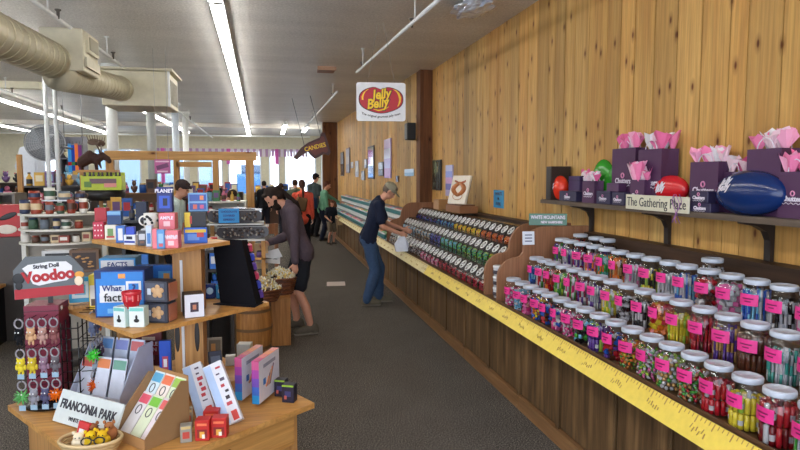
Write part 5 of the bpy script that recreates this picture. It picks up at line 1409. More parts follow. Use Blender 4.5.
    for k in (-1, 1):
        kn, an, el, wr = J[k]
        if sleeve == 'long': c.cap(SH[k], el, .052*s+e, .044*s+e); c.cap(el, el+(wr-el)*.93, .044*s+e, .032*s+e*.6)
        elif sleeve == 'short': c.cap(SH[k], SH[k]+(el-SH[k])*.72, .056*s+e, .054*s+e)
    if skirt: c.cap(hip, hip+Vector((0, 0, -skirt)), .13*s, .15*s)
    me = remesh(c, vox, 5, .012, 3); me.materials.append(M[cmat(shirt[0], shirt[1])]); o = bpy.data.objects.new('shirt' if sleeve != 'jacket' else 'jacket', me); C.objects.link(o); o.parent = t
    # trousers
    c = Caps()
    for k in (-1, 1):
        kn, an, el, wr = J[k]
        c.cap(hip+Vector((k*.07*s*build, -.005, 0)), HP[k], .102*s*build, .10*s)
        if shorts: c.cap(HP[k], HP[k]+(kn-HP[k])*.80, .102*s, .090*s)
        else: c.cap(HP[k], kn, .106*s, .080*s); c.cap(kn, an+Vector((0, -.005, .0)), .080*s, .070*s)
    me = remesh(c, vox, 5, .014, 7); me.materials.append(M[cmat(legs[0], legs[1])]); o = bpy.data.objects.new('shorts' if shorts else 'trousers', me); C.objects.link(o); o.parent = t
    for k in (-1, 1):
        an = J[k][1]; z0 = an.z-.085*s
        sh_ = Caps(); sh_.cap((an.x, an.y-.03*s, z0+.085*s), (an.x, an.y-.04*s, z0+.045*s), .048*s, .050*s); sh_.cap((an.x, an.y-.02*s, z0+.07*s), (an.x, an.y+.07*s, z0+.052*s), .050*s, .050*s); sh_.cap((an.x, an.y+.07*s, z0+.05*s), (an.x, an.y+.155*s, z0+.04*s), .050*s, .042*s)
        me = remesh(sh_, vox*.8, 2); 
        for v in me.vertices: v.co.z = max(v.co.z, z0+.004)
        me.materials.append(M[cmat('shoe %d' % int(shoes[0]*999), shoes)]); o = bpy.data.objects.new('shoe', me); C.objects.link(o); o.parent = t
        MB().box((an.x, an.y+.055*s, z0+.012*s), (.086*s, .265*s, .02*s), rgb(120, 112, 98), bev=.004).build('sole', 'tint', o)
    for k in (-1, 1):
        p = hp(k*.030, .078, .012); MB().ball(tuple(p), .0085*s, n=8, m=6).build('eye', 'eyes', t)
    if hair is not None:
        c = Caps(); c.cball(hp(0, -.022, .030), (.083*s, .092*s, .102*s), Rh)
        c.cap(hp(-.05, .045, .09), hp(.05, .045, .09), .022*s, .022*s)
        if tail:
            q1 = hp(0, -.115, .02); q2 = sh+Rl @ Vector((0, -.10*s, .04*s)); q3 = q2+Rl @ Vector((0, -.02*s, -tail)); c.cball(q1, .032*s); c.cap(q1, q2, .03*s, .03*s); c.cap(q2, q3, .03*s, .012*s)
            c.cball(hp(0, -.05, -.02), (.075*s, .06*s, .07*s), Rh)
        me = remesh(c, vox*.8, 2, .006); me.materials.append(M[cmat('hair %d' % int(hair[0]*9999), hair, .7)]); o = bpy.data.objects.new('hair', me); C.objects.link(o); o.parent = t
    if beard:
        c = Caps(); c.cball(hp(0, .05, -.085), (.052*s, .05*s, .06*s), Rh); c.cap(hp(-.055, .02, -.03), hp(0, .07, -.09), .022*s, .03*s); c.cap(hp(.055, .02, -.03), hp(0, .07, -.09), .022*s, .03*s)
        me = remesh(c, vox*.8, 2, .006); me.materials.append(M[cmat('hair %d' % int(hair[0]*9999), hair, .7)]); o = bpy.data.objects.new('beard', me); C.objects.link(o); o.parent = t
    if cap:
        c = Caps(); c.cball(hp(0, -.015, .055), (.089*s, .102*s, .082*s), Rh)
        if cap[1] == 'ball': 
            for q in range(-3, 4): c.cap(hp(q*.02, .07, .055-abs(q)*.004), hp(q*.017, .165-abs(q)*.008, .045-abs(q)*.004), .008*s, .005*s, 6)
        else:
            for q in range(-3, 4): c.cap(hp(q*.02, .05, .07), hp(q*.02, .11-abs(q)*.006, .055), .012*s, .01*s, 6)
        me = remesh(c, vox*.6, 2); me.materials.append(M[cmat(cap[0], cap[2])]); o = bpy.data.objects.new('cap', me); C.objects.link(o); o.parent = t
    t['_'] = 0; del t['_']
    return t, J, hp
def W(t, p):  # local to world
    return Matrix.Translation(t.location) @ Euler((0, 0, t.rotation_euler[2])).to_matrix().to_4x4() @ Vector(p)
t1, J1, _ = person('bearded person with long dark ponytail bending over the goods, grey long-sleeved shirt and black shorts', (.34, 6.78, 0), PI/2+.15, 1.74, lean=17, hlean=36, vox=.010,
    feet={-1: (-.14, -.06), 1: (.15, .04)}, hands={-1: (-.25, .13, .78), 1: (.10, .36, 1.02)}, shirt=('washed plum grey cotton', rgb(86, 74, 82)), legs=('black shorts cotton', rgb(40, 42, 48)), shorts=True, shoes=rgb(96, 90, 80), hair=rgb(40, 30, 26), beard=True, tail=.14, build=1.05)
# paper bag in the left hand
p = W(t1, J1[1][3]); tag(MB().add([(-.07, -.04, -.26), (.07, -.04, -.26), (.07, .04, -.26), (-.07, .04, -.26), (-.075, -.03, .02), (.075, -.03, .02), (.075, .03, .02), (-.075, .03, .02)],
   [(3, 2, 1, 0), (0, 1, 5, 4), (1, 2, 6, 5), (2, 3, 7, 6), (3, 0, 4, 7), (4, 5, 6, 7)], rgb(206, 176, 134)).build('paper_bag', 'bagpaper', None, (p.x-.08, p.y+.0, p.z-.02)), 'tall tan paper bag held by the bearded person', 'paper bag')
t2, J2, _ = person('person in grey baseball cap, navy T-shirt and blue jeans choosing sweets at the bins', (1.30, 8.1, 0), -PI/2-.12, 1.74, lean=17, hlean=26, vox=.010, build=1.04,
    feet={-1: (-.12, .16), 1: (.12, -.02)}, hands={-1: (-.15, .50, 1.03), 1: (.17, .42, 1.0)}, shirt=('navy cotton', rgb(34, 40, 60)), sleeve='short', legs=('blue denim', rgb(64, 86, 118)), shoes=rgb(110, 104, 88), hair=rgb(110, 96, 86), cap=('grey green twill', 'ball', rgb(150, 146, 126)))
p = W(t2, J2[1][3]); mb = MB(); mb.add([(-.08, -.03, -.20), (.08, -.03, -.20), (.09, .04, -.18), (-.08, .04, -.20), (-.03, -.02, .0), (.04, -.02, .0), (.04, .02, .0), (-.03, .02, .0), (-.1, 0, -.1), (.1, 0, -.1)], [(3, 2, 1, 0), (0, 1, 9, 5, 4, 8), (1, 2, 9), (2, 6, 5, 9), (2, 3, 8, 7, 6), (3, 0, 8), (8, 4, 7), (4, 5, 6, 7)], rgb(216, 222, 236))
tag(mb.build('plastic_bag', 'gloss', None, (p.x+.02, p.y-.05, p.z-.04)), 'small clear white plastic bag held by the person in navy', 'plastic bag')
t3, J3, _ = person('person in coral jacket with brown ponytail seen from behind', (.70, 13.4, 0), .1, 1.68, lean=4, shirt=('coral nylon', rgb(226, 96, 76)), legs=('black cotton', rgb(26, 26, 32)), hair=rgb(66, 40, 32), tail=.22, skirt=.06)
p = W(t3, (0, -.16, 1.16)); tag(MB().box((0, 0, 0), (.24, .12, .30), rgb(110, 84, 60), bev=.03).tube([(-.08, .03, .14), (-.09, .2, .26)], .012, 6, rgb(90, 66, 48)).build('backpack', 'cloth', None, (p.x-.06, p.y, p.z), (0, .2, .1)), 'small brown bag slung on the back of the person in coral', 'bag')
person('tall person in dark grey T-shirt and black cap near the far shelves', (1.22, 17.6, 0), -.9, 1.84, lean=4, shirt=('slate cotton', rgb(66, 76, 78)), sleeve='short', legs=('black trousers', rgb(26, 26, 30)), cap=('black cap', 'ball', rgb(24, 24, 28)), build=1.1)
t5, J5, _ = person('person in sage green top reaching over the far shelves', (1.36, 16.4, 0), -PI/2+.1, 1.64, lean=10, hands={-1: (-.20, .58, 1.12), 1: (.2, .15, .8)}, shirt=('sage cotton', rgb(106, 156, 128)), legs=('navy leggings', rgb(30, 34, 50)), hair=rgb(80, 44, 32))
tag(MB().box((0, 0, 0), (.14, .26, .30), rgb(44, 60, 86), bev=.03).build('shoulder_bag', 'cloth', None, tuple(W(t5, (.05, -.21, 1.05))), (0, 0, .1)), 'dark blue bag on the back of the person in sage green', 'bag')
t6, J6, _ = person('child in brown cap, dark T-shirt and shorts holding a paper bag', (1.52, 15.5, 0), -2.6, 1.16, lean=3, hlean=12, hands={-1: (-.22, .22, 1.0), 1: (.22, .2, .98)}, shirt=('dark print cotton', rgb(38, 42, 52)), sleeve='short', legs=('khaki check', rgb(120, 110, 96)), shorts=True, shoes=rgb(50, 60, 90), cap=('brown cap', 'ball', rgb(120, 80, 60)))
p = W(t6, (-.1, .26, .62)); tag(MB().box((0, 0, 0), (.12, .07, .2), rgb(190, 160, 120)).build('paper_bag', 'bagpaper', None, tuple(p)), 'small brown paper bag held by the child', 'paper bag')
person('person in black top with dark hair seen from behind near the far windows', (-.18, 19.0, 0), .1, 1.62, shirt=('black knit', rgb(28, 28, 32)), hair=rgb(34, 28, 26), vox=.016)
person('person in black jacket with brown hair left of the olive-shirted one', (.42, 18.4, 0), .5, 1.58, lean=14, shirt=('black jacket cloth', rgb(30, 28, 34)), hair=rgb(60, 40, 30), vox=.016)
person('broad person in olive grey T-shirt seen from behind', (.68, 16.2, 0), .2, 1.68, lean=8, shirt=('olive grey cotton', rgb(100, 108, 92)), sleeve='short', hair=rgb(60, 46, 38), build=1.15, vox=.016)
person('person in flat dark cap and pale T-shirt beyond the display tower', (-1.34, 8.6, 0), -PI/2-.2, 1.72, lean=10, hlean=14, shirt=('pale aqua cotton', rgb(206, 226, 226)), sleeve='short', hair=rgb(60, 46, 40), cap=('charcoal flat cap', 'flat', rgb(60, 50, 50)), vox=.012)
person('person in maroon jacket leaning behind the pine frame', (-.98, 10.6, 0), -PI/2, 1.62, lean=26, hlean=16, shirt=('maroon wool', rgb(96, 40, 56)), hair=rgb(50, 34, 30), vox=.015)
person('person in black cap and white shirt behind the pine frame', (-.62, 11.4, 0), PI/2+.5, 1.60, lean=20, hlean=20, shirt=('white shirt cotton', rgb(206, 210, 216)), hair=rgb(34, 28, 28), cap=('black beanie', 'flat', rgb(26, 26, 32)), vox=.015)
# ------------------------------------------------------------------ middle and far shop floor
GC = [rgb(*c) for c in ((180, 40, 46), (40, 90, 170), (230, 226, 216), (60, 120, 70), (214, 170, 70), (90, 60, 44), (40, 40, 46), (120, 170, 200), (200, 110, 140), (150, 150, 150), (226, 214, 180), (110, 80, 130), (150, 96, 60))]
def good_mesh(kind, w, h, c, c2, rnd):
    mb = MB()
    if kind == 'box': mb.box((0, 0, h/2), (w, w*.6, h), c).box((0, -w*.3-.001, h*.55), (w*.7, .002, h*.45), c2)
    elif kind == 'mug':
        r = w*.4; mb.lathe([(r*.9, 0), (r, h*.1), (r, h), (r*.85, h), (r*.8, h*.15), (.001, h*.12)], 12, col=c).lathe([(r*1.01, h*.3), (r*1.01, h*.75)], 12, col=c2, cap=False)
        mb.tube([(r+r*.55*math.sin(PI*k/6), 0, h*.5+h*.28*math.cos(PI*k/6)) for k in range(7)], r*.12, 5, c)
    elif kind == 'bottle': r = w*.3; mb.lathe([(r, 0), (r, h*.6), (r*.4, h*.78), (r*.4, h*.9)], 10, col=c).lathe([(r*.5, h*.9), (r*.5, h)], 10, col=c2).lathe([(r*1.02, h*.15), (r*1.02, h*.5)], 10, col=c2, cap=False)
    elif kind == 'jar': r = w*.42; mb.lathe([(r, 0), (r, h*.8), (r*.8, h*.86)], 12, col=c).lathe([(r*.85, h*.86), (r*.85, h)], 12, col=c2)
    elif kind == 'plush':
        mb.ball((0, 0, h*.3), (w*.35, w*.3, h*.3), c, 8, 6).ball((0, -.01, h*.72), (w*.28, w*.25, h*.24), c, 8, 6)
        for sx in (-1, 1): mb.ball((sx*w*.2, 0, h*.93), (w*.09, w*.05, h*.07), c2, 6, 4).ball((sx*w*.35, -.01, h*.4), (w*.1, w*.1, h*.16), c, 6, 4)
    elif kind == 'frame': mb.box((0, 0, h/2), (w, .02, h), c, rot=(-.15, 0, 0)).box((0, -.0125, h/2), (w*.75, .002, h*.75), c2, rot=(-.15, 0, 0))
    elif kind == 'book': mb.box((0, 0, h/2), (w*.3, w*.7, h), c).box((0, -w*.35-.001, h*.6), (w*.2, .002, h*.4), c2)
    return mb
NM = {'box': 'gift_carton', 'mug': 'mug', 'bottle': 'bottle', 'jar': 'jar', 'plush': 'plush_toy', 'frame': 'framed_photo', 'book': 'book'}
CT = {'box': 'box', 'mug': 'mug', 'bottle': 'bottle', 'jar': 'jar', 'plush': 'plush toy', 'frame': 'framed photo', 'book': 'book'}
def goods(x0, x1, y, z, kinds, where, seed, w=.09, h=.13, cols=None, jit=.02, arc=None):
    rnd = random.Random(seed); x = x0+w*.5; cols = cols or GC
    while x < x1-w*.4:
        k = rnd.choice(kinds); ww = w*rnd.uniform(.8, 1.15); hh = h*rnd.uniform(.7, 1.15)
        yy = y+rnd.uniform(-jit, jit) if arc is None else arc(x)
        o = good_mesh(k, ww, hh, rnd.choice(cols), rnd.choice(cols), rnd).build(NM[k], 'tint', None, (x, yy, z+.001), (0, 0, rnd.uniform(-.25, .25)))
        tag(o, 'small %s %s' % ({'box': 'coloured gift carton', 'mug': 'printed souvenir mug', 'bottle': 'capped bottle', 'jar': 'lidded jar', 'plush': 'plush toy', 'frame': 'standing framed photo', 'book': 'upright booklet'}[k], where), CT[k], '%s %s' % ({'box': 'gift cartons', 'mug': 'souvenir mugs', 'bottle': 'bottles', 'jar': 'jars', 'plush': 'plush toys', 'frame': 'picture frames', 'book': 'booklets'}[k], where))
        x += ww*1.06
def gondola(label, x0, x1, y0, y1, zs, c, kinds, where, seed, w=.09, h=.14, back=True, top=None, mat='tint', cols=None):
    t = thing('shelf_unit', label, 'shelf unit', ((x0+x1)/2, (y0+y1)/2, 0)); W_ = (x1-x0)/2; D = (y1-y0)/2; H_ = top or zs[-1]
    for sx in (-1, 1): MB().box((sx*(W_-.015), 0, H_/2), (.03, D*2, H_), c).build('side', mat, t)
    if back: MB().box((0, D-.01, H_/2), (W_*2-.06, .02, H_), c).build('back_panel', mat, t)
    for z in zs: MB().box((0, -.005, z-.0125), (W_*2-.06, D*2-.02, .025), c).build('shelf', mat, t)
    for i, z in enumerate(zs):
        goods(x0+.04, x1-.04, y0+w*.5, z, kinds, 'on %s shelf, %s' % ('top' if i == len(zs)-1 else ('lowest' if i == 0 else ORD[i]), where), seed+i, w, h, cols)
X_ = lambda px, Y: at(px, 180, Y).x
wc = rgb(206, 204, 194); dk = rgb(56, 50, 46)
gondola('white shelf unit of souvenirs behind the display tower', X_(98, 7.8), X_(150, 7.8), 7.6, 8.0, [.30, .62, .95, 1.28], wc, ['box', 'mug', 'plush', 'bottle'], 'white shelf unit behind the tower', 21, .11, .20)
gondola('dark shelf unit of small goods left of the white one', X_(22, 9.8), X_(92, 9.8), 9.7, 10.05, [.35, .7, 1.05, 1.36, 1.62], dk, ['box', 'plush', 'bottle', 'frame'], 'dark unit below the round fan', 31, .13, .19)
gondola('pine shelf unit of gifts under the header beam', X_(112, 10.2), X_(170, 10.2), 10.1, 10.4, [.5, .9, 1.2, 1.5], rgb(150, 110, 70), ['box', 'bottle', 'jar', 'plush'], 'pine unit behind the header beam', 41, .12, .2)
gondola('low white counter shelf with bottles right of the pine posts', X_(203, 8.6), X_(246, 8.6), 8.5, 8.9, [.4, .8, 1.18, 1.42], wc, ['bottle', 'jar', 'box', 'bottle'], 'low white counter shelf', 51, .09, .17)
gondola('brown shelf unit far behind the pine frame', X_(160, 13.5), X_(240, 13.5), 13.4, 13.8, [.6, 1.0, 1.3], rgb(90, 64, 46), ['box', 'jar', 'bottle', 'frame'], 'far brown unit behind the frame', 61, .17, .24)
gondola('dark brown counter unit below the far left windows', -9.0, -4.0, 18.0, 18.5, [.7, 1.2, 1.6], rgb(80, 60, 48), ['box', 'plush', 'jar'], 'far left dark counter', 71, .26, .3)
gondola('grey brown counter unit before the far middle windows', -3.8, -.9, 21.0, 21.4, [.8, 1.25], rgb(96, 76, 60), ['box', 'bottle', 'frame'], 'grey brown far counter', 81, .24, .3)
gondola('low brown counter unit before the right-hand far windows', -.6, 1.4, 22.4, 22.8, [.8, 1.2], rgb(86, 60, 46), ['box', 'jar'], 'low brown far counter', 91, .24, .26)
gondola('narrow grey shelf unit at the left edge', X_(-12, 8.4), X_(17, 8.4), 8.3, 8.7, [.5, .9, 1.25, 1.55], rgb(120, 112, 104), ['plush', 'frame', 'box'], 'narrow grey unit at the left edge', 101, .12, .18)
# tall sweet machine / slat display behind the poles
gondola('dark cap and pennant display right of the round fan', X_(62, 12.2), X_(86, 12.2), 12.1, 12.4, [.8, 1.3, 1.7, 2.1], rgb(100, 100, 110), ['plush', 'box', 'frame'], 'tall display behind the silver poles', 111, .15, .26, top=2.5)
mb = None
for k, c in enumerate(((60, 150, 220), (40, 70, 170), (226, 120, 60), (120, 60, 130))):
    p = at(70+3.4*k, 158, 11.6)
    tag(MB().box((0, 0, 0), (.055, .02, .50-.05*(k % 2)), rgb(*c)).box((0, -.012, -.10), (.056, .004, .06), GC[(k*3) % 13]).box((0, 0, .26), (.008, .008, .06), rgb(80, 80, 80)).build('windsock', 'cloth', None, tuple(p)), 'narrow %s hanging windsock beside the round fan' % ('sky blue', 'royal blue', 'orange', 'plum')[k], 'windsock')
tag(MB().tube([(X_(66, 11.6), 11.6, 2.32), (X_(84, 11.6), 11.6, 2.32)], .012, 6, rgb(120, 120, 120)).tube([(X_(66, 11.6), 11.6, 2.32), (X_(66, 11.6), 11.6, ZC)], .006, 5, rgb(120, 120, 120)).tube([(X_(84, 11.6), 11.6, 2.32), (X_(84, 11.6), 11.6, ZC)], .006, 5, rgb(120, 120, 120)).build('hanging_rail', 'tint'), 'thin grey rail from the ceiling holding the windsocks', 'rail')
# white garment forms and timber post at left
for k, (px, w) in enumerate(((28, .12), (35, .10))):
    p = at(px, 190, 10.8)
    mb = MB(); mb.prism([(-w, 0), (w, 0), (w*.95, .45), (w*1.25, .30), (w*1.35, .36), (w*.7, .66), (w*.25, .68), (-w*.25, .68), (-w*.7, .66), (-w*1.35, .36), (-w*1.25, .30), (-w*.95, .45)], -.05, .05, 'y', rgb(222, 228, 238))
    tt = thing('display_form', 'white T-shirt on display by the wooden post, %s of two' % ('left', 'right')[k], 'shirt', (p.x, p.y+k*.2, 0), .3)
    mb.build('shirt', 'cloth', tt, (0, 0, p.z+.02)); MB().lathe([(.14, 0), (.14, .02), (.02, .03), (.02, p.z+.03)], 12, col=rgb(90, 90, 94)).build('stand_pole', 'tint', tt)
tag(MB().b2((-.028, -.028, 0), (.028, .028, 2.05)).build('timber_post', 'postwood', None, (X_(20.5, 9.0), 9.0, 0)), 'pine post standing beside the white T-shirts at left', 'post')
tag(MB().b2((-.035, -.035, 0), (.035, .035, 2.0)).build('timber_post', 'postwood', None, (X_(40, 11.0), 11.0, 0)), 'slim pine post between the T-shirts and the silver poles', 'post')

# curved white mug rack
cx, cy = at(61, 215, 6.25).x, 6.25
zs = [at(58, 270, 5.9).z, at(58, 244, 5.9).z, at(58, 230, 5.9).z, at(58, 214.5, 5.9).z]
t = thing('mug_rack', 'white round-fronted rack of souvenir mugs left of the display tower', 'rack', (cx, cy, 0))
rr = .355
for z in zs:
    o = [(rr*math.cos(PI+PI*k/16), rr*math.sin(PI+PI*k/16)*.9) for k in range(17)]+[(rr, .1), (-rr, .1)]
    MB().prism(o, z-.018, z, 'z', rgb(220, 216, 204)).build('shelf', 'tint', t)
for sx in (-1, 1): MB().b2((sx*rr-.02, .06, 0), (sx*rr+.02, .12, zs[-1]+.02), rgb(224, 222, 212)).build('upright', 'tint', t)
MB().b2((-rr, .115, 0), (rr, .13, zs[-1]-.02), rgb(150, 140, 126)).build('back_panel', 'tint', t)
MB().lathe([(.30, 0), (.30, .06)], 24, (0, -.05, 0), rgb(60, 56, 54)).build('base', 'tint', t)
arcf = lambda x: cy-.9*math.sqrt(max(0, rr**2-(x-cx)**2))*.75+.01
mc = [rgb(*c) for c in ((226, 222, 212), (150, 60, 40), (60, 90, 70), (110, 120, 130), (90, 60, 46), (214, 190, 150), (50, 60, 90))]
goods(cx-.30, cx+.32, cy, zs[3], ['mug'], 'on the topmost level of the curved white rack', 5, .10, .12, mc, arc=arcf)
goods(cx-.30, cx+.32, cy, zs[2], ['mug', 'jar'], 'on the second level of the curved white rack', 6, .085, .10, mc, arc=arcf)
goods(cx-.30, cx+.32, cy, zs[1], ['jar', 'mug', 'box'], 'on the third level of the curved white rack', 7, .085, .09, mc, arc=arcf)
goods(cx-.24, cx+.26, cy, zs[3]+.125, ['mug'], 'stacked above the topmost level of the curved white rack', 9, .12, .10, mc, arc=lambda x: cy-.12)
tag(MB().b2((-.25, -.05, 0), (.27, .05, .012), rgb(220, 226, 230)).build('glass_shelf', 'gloss', None, (cx, cy-.12, zs[3]+.112)), 'thin pale upper shelf above the mugs of the curved rack', 'shelf')
for k, (a, b_, c, l) in enumerate(((48, 74, (206, 206, 206), 'black and white picture box of animals under the curved rack'), (74.5, 98, (110, 80, 56), 'brown gold picture box under the curved rack'))):
    P = at((a+b_)/2, 270, 5.75)
    tt = thing('picture_box', l, 'box', (P.x, P.y, zs[0]+.001), .08)
    w = (b_-a)/600*6; MB().box((0, 0, .10), (w, .12, .20), rgb(*c), bev=.003).build('box', 'tint', tt)
    mb = MB(); rnd = random.Random(k)
    mb.box((0, -.0605, .10), (w*.8, .002, .15), rgb(40, 40, 42) if k == 0 else rgb(60, 40, 30))
    for q in range(10): mb.ball((rnd.uniform(-w*.32, w*.32), -.062, rnd.uniform(.05, .15)), (.018, .002, .008), rgb(190, 190, 190) if k == 0 else rgb(190, 140, 80), 8, 4)
    mb.build('printed_front', 'tint', tt)
# left low table with black cloth
a = atz(52, 262, .62); b_ = atz(-30, 300, .62)
pl = [(a.x, a.y), (b_.x, b_.y), (b_.x-.5, b_.y+.45), (a.x-.5, a.y+.5)]
t = thing('low_table', 'wooden topped low table draped in black at the left edge', 'table', (0, 0, 0))
MB().prism(pl, .59, .62, 'z').build('table_top', 'maple', t)
cx_ = sum(p[0] for p in pl)/4; cy_ = sum(p[1] for p in pl)/4
MB().prism([(cx_+(x-cx_)*.93, cy_+(y-cy_)*.93) for x, y in pl], 0.0, .589, 'z', rgb(20, 19, 22)).build('black_drape', 'cloth', t)
def onl(name, label, cat, px, py, mb, mat='tint', rz=0):
    p = atz(px, py, .62); o = mb.build(name, mat, None, (p.x, p.y, .621), (0, 0, rz)); return tag(o, label, cat)
onl('folded_cloth', 'white crumpled folded bag lying on the low left table', 'bag', 12, 270, MB().prism([(-.2, 0), (.22, 0), (.12, .07), (.0, .05), (-.1, .11), (-.2, .08)], -.10, .10, 'y', rgb(232, 226, 214)), 'cloth', .2)
onl('black_box', 'flat black box on the low left table', 'box', 34, 261, MB().box((0, 0, .05), (.28, .16, .10), rgb(36, 36, 40), bev=.004), 'tint', .15)
onl('waste_bin', 'dark grey square bin at the back of the low left table', 'bin', 10, 262, MB().box((0, 0, .14), (.16, .14, .28), rgb(84, 88, 92), bev=.006).box((0, 0, .285), (.17, .15, .015), rgb(56, 58, 62)), 'tint', .1)
t = thing('red_box', 'red box with a black bird shape standing at the far left', 'box', tuple(at(10, 236, 7.2)), .1)
MB().box((0, 0, .17), (.30, .20, .34), rgb(186, 40, 40), bev=.004).build('box', 'tint', t)
MB().ball((.02, -.101, .22), (.09, .003, .03), rgb(30, 28, 30), 12, 6, rot=(0, -.4, 0)).ball((.0, -.101, .08), (.1, .003, .05), rgb(226, 214, 200), 12, 6).build('printed_shape', 'tint', t)
P = at(10, 236, 7.2)
tag(MB().b2((-.3, -.14, 0), (.25, .2, P.z-.001), rgb(70, 62, 56)).build('plinth', 'tint', None, (P.x, P.y, 0)), 'dark plinth carrying the red box at the far left', 'plinth')

# post display with moose figure and lime box
P = at(82, 170, 8.3); zt = P.z
t = thing('post_display', 'wooden post stand with a flat top holding the moose figure', 'stand', (P.x+.02, 8.3, 0))
MB().b2((-.04, -.04, 0), (.02, .04, zt-.03)).build('post', 'postwood', t)
MB().b2((-.06, -.12, zt-.03), (.40, .12, zt)).build('top_board', 'maple', t)
zb = at(100, 190, 8.1).z
MB().lathe([(.22, zb-.13), (.26, zb-.08), (.26, zb-.001)], 24, (.24, -.1, 0), rgb(30, 28, 30)).build('black_tray', 'tint', t)
MB().b2((.18, -.06, 0), (.22, -.02, zb-.12)).build('post', 'postwood', t)
c = Caps()
c.cap((0, 0, .07), (.12, 0, .12), .055, .065); c.cap((.12, 0, .12), (.22, 0, .10), .06, .05); c.cap((.22, 0, .10), (.30, 0, .13), .045, .038)
c.cap((.30, 0, .13), (.38, 0, .10), .036, .028); c.cball((.385, 0, .085), (.035, .028, .026)); c.cap((.25, 0, .06), (.27, 0, .02), .02, .012, 6)
for sy in (-1, 1):
    for x in (.0, .20): c.cap((x, sy*.03, .08), (x+.01, sy*.03, .01), .018, .014, 6)
    c.cap((.28, sy*.03, .15), (.27, sy*.07, .17), .010, .006, 6)
me = remesh(c, .006, 3); me.materials.append(M[cmat('moose brown', rgb(66, 46, 40), .6)]); 
P2 = (P.x-.0, 8.28, zt+.001)
mo = thing('moose_figure', 'dark brown moose figure with broad antlers on the wooden stand', 'figurine', P2); mo.scale = (.85, 1.2, 1.35)
o = bpy.data.objects.new('body', me); C.objects.link(o); o.parent = mo
for sy in (-1, 1):
    mb = MB(); mb.tube([(.28, sy*.02, .16), (.26, sy*.05, .20), (.25, sy*.09, .23)], .009, 6, rgb(100, 80, 66))
    mb.ball((.22, sy*.12, .255), (.08, .012, .045), rgb(104, 84, 70), 12, 6, rot=(sy*.8, 0, 0))
    for q in range(5): mb.tube([(.16+.03*q, sy*.12, .26), (.145+.035*q, sy*.15, .315)], [.008, .003], 5, rgb(110, 90, 74))
    mb.build('antler', 'tint', mo)
LX = at(104, 189, 8.1)
t = thing('lime_box', 'wide lime green display box full of dark goods on the black tray', 'display box', (LX.x, LX.y, zb+.001), .05)
LIME = rgb(190, 206, 50)
MB().b2((-.225, -.14, 0), (.225, .14, .008), LIME).build('bottom', 'tint', t)
MB().b2((-.225, -.14, .008), (.225, -.132, .17), LIME).build('front_wall', 'tint', t)
MB().b2((-.225, .132, .008), (.225, .14, .22), LIME).build('back_wall', 'tint', t)
for sx in (-1, 1): MB().b2((sx*.225-.004, -.132, .008), (sx*.225+.004, .132, .18), LIME).build('side_wall', 'tint', t)
mb = MB().box((.02, -.142, .11), (.3, .002, .06), rgb(110, 80, 90)).box((.1, -.1435, .06), (.14, .002, .05), rgb(230, 150, 140)).box((-.15, -.1435, .07), (.08, .002, .07), rgb(90, 130, 50)); mb.build('printed_label', 'tint', t)
for k in range(9):
    tag(MB().lathe([(.018, 0), (.022, .05), (.012, .07), (.012, .10)], 8, col=rgb(50, 46, 50)).build('small_bottle', 'gloss', None, (LX.x-.2+.05*k, LX.y-.05+.03*(k % 2), zb+.12)), 'small dark bottle standing in the lime green box', 'bottle', 'dark bottles in the lime green box')
# pink hanging sign
P = at(162.5, 166.5, 9.0)
t = thing('hanging_sign', 'small pink and purple sign hanging below the pine beam', 'sign', tuple(P))
MB().box((0, 0, 0), (.21, .012, .20), rgb(186, 90, 150)).build('board', 'tint', t)
MB().box((0, -.007, .0), (.16, .002, .06), rgb(110, 50, 100), rot=(0, -.3, 0)).box((0, -.007, .07), (.18, .002, .02), rgb(230, 190, 216)).box((0, -.007, -.07), (.14, .002, .02), rgb(230, 190, 216)).build('printed_design', 'tint', t)
for sx in (-.08, .08): MB().tube([(sx, 0, .1), (sx, 0, ZC-P.z)], .003, 4, rgb(160, 160, 160)).build('wire', 'tint', t)

# wooden stand with dark domes and blue notice
sx0, sx1 = X_(206, 6.35), X_(264, 6.35)
z1 = at(235, 239, 6.35).z; z2 = at(235, 223.5, 6.35).z
t = thing('wooden_stand', 'white topped wooden stand carrying two dark rounded bins', 'stand', ((sx0+sx1)/2, 6.5, 0))
hw = (sx1-sx0)/2
MB().b2((-hw, -.2, z1-.02), (hw, .2, z1), rgb(214, 212, 206)).build('lower_shelf', 'tint', t)
MB().b2((-hw, -.2, z2-.012), (hw*.96, .2, z2), rgb(220, 218, 214)).build('upper_shelf', 'tint', t)
for x in (-hw+.02, hw-.02):
    MB().b2((x-.02, .16, 0), (x+.02, .2, z2-.012)).build('post', 'postwood', t)
    MB().b2((x-.02, -.18, 0), (x+.02, -.14, z1-.02)).build('post', 'postwood', t)
MB().b2((-hw+.3, -.18, z1-.22), (hw, .18, z1-.2)).build('wood_shelf', 'maple', t)
def dome(label, z, x, w, h):
    tt = thing('rounded_bin', label, 'bin', (x, 6.45, z+.001))
    mb = MB(); o = []
    for k in range(21):
        q = 2*PI*k/20; o.append((w*math.copysign(abs(math.cos(q))**.55, math.cos(q)), h/2+h/2*math.copysign(abs(math.sin(q))**.75, math.sin(q))))
    mb.prism(o[:-1], -.13, .13, 'y', rgb(62, 58, 60)); mb.build('bin_body', 'gloss', tt)
    mb = MB(); rnd = random.Random(int(z*100))
    for k in range(60): mb.ball((rnd.uniform(-w*.8, w*.8), -.131, h*rnd.uniform(.15, .8)), .012, rnd.choice([rgb(46, 34, 30), rgb(90, 70, 60), rgb(150, 140, 130), rgb(60, 50, 50)]), 6, 4)
    mb.build('sweets', 'gloss', tt)
    MB().b2((-w*1.0, -.136, h*.86), (w, .136, h*.9), rgb(190, 190, 190)).build('rim', 'gloss', tt)
dome('dark rounded see-through bin behind the blue notice', z2, at(235, 214, 6.35).x, .27, .155)
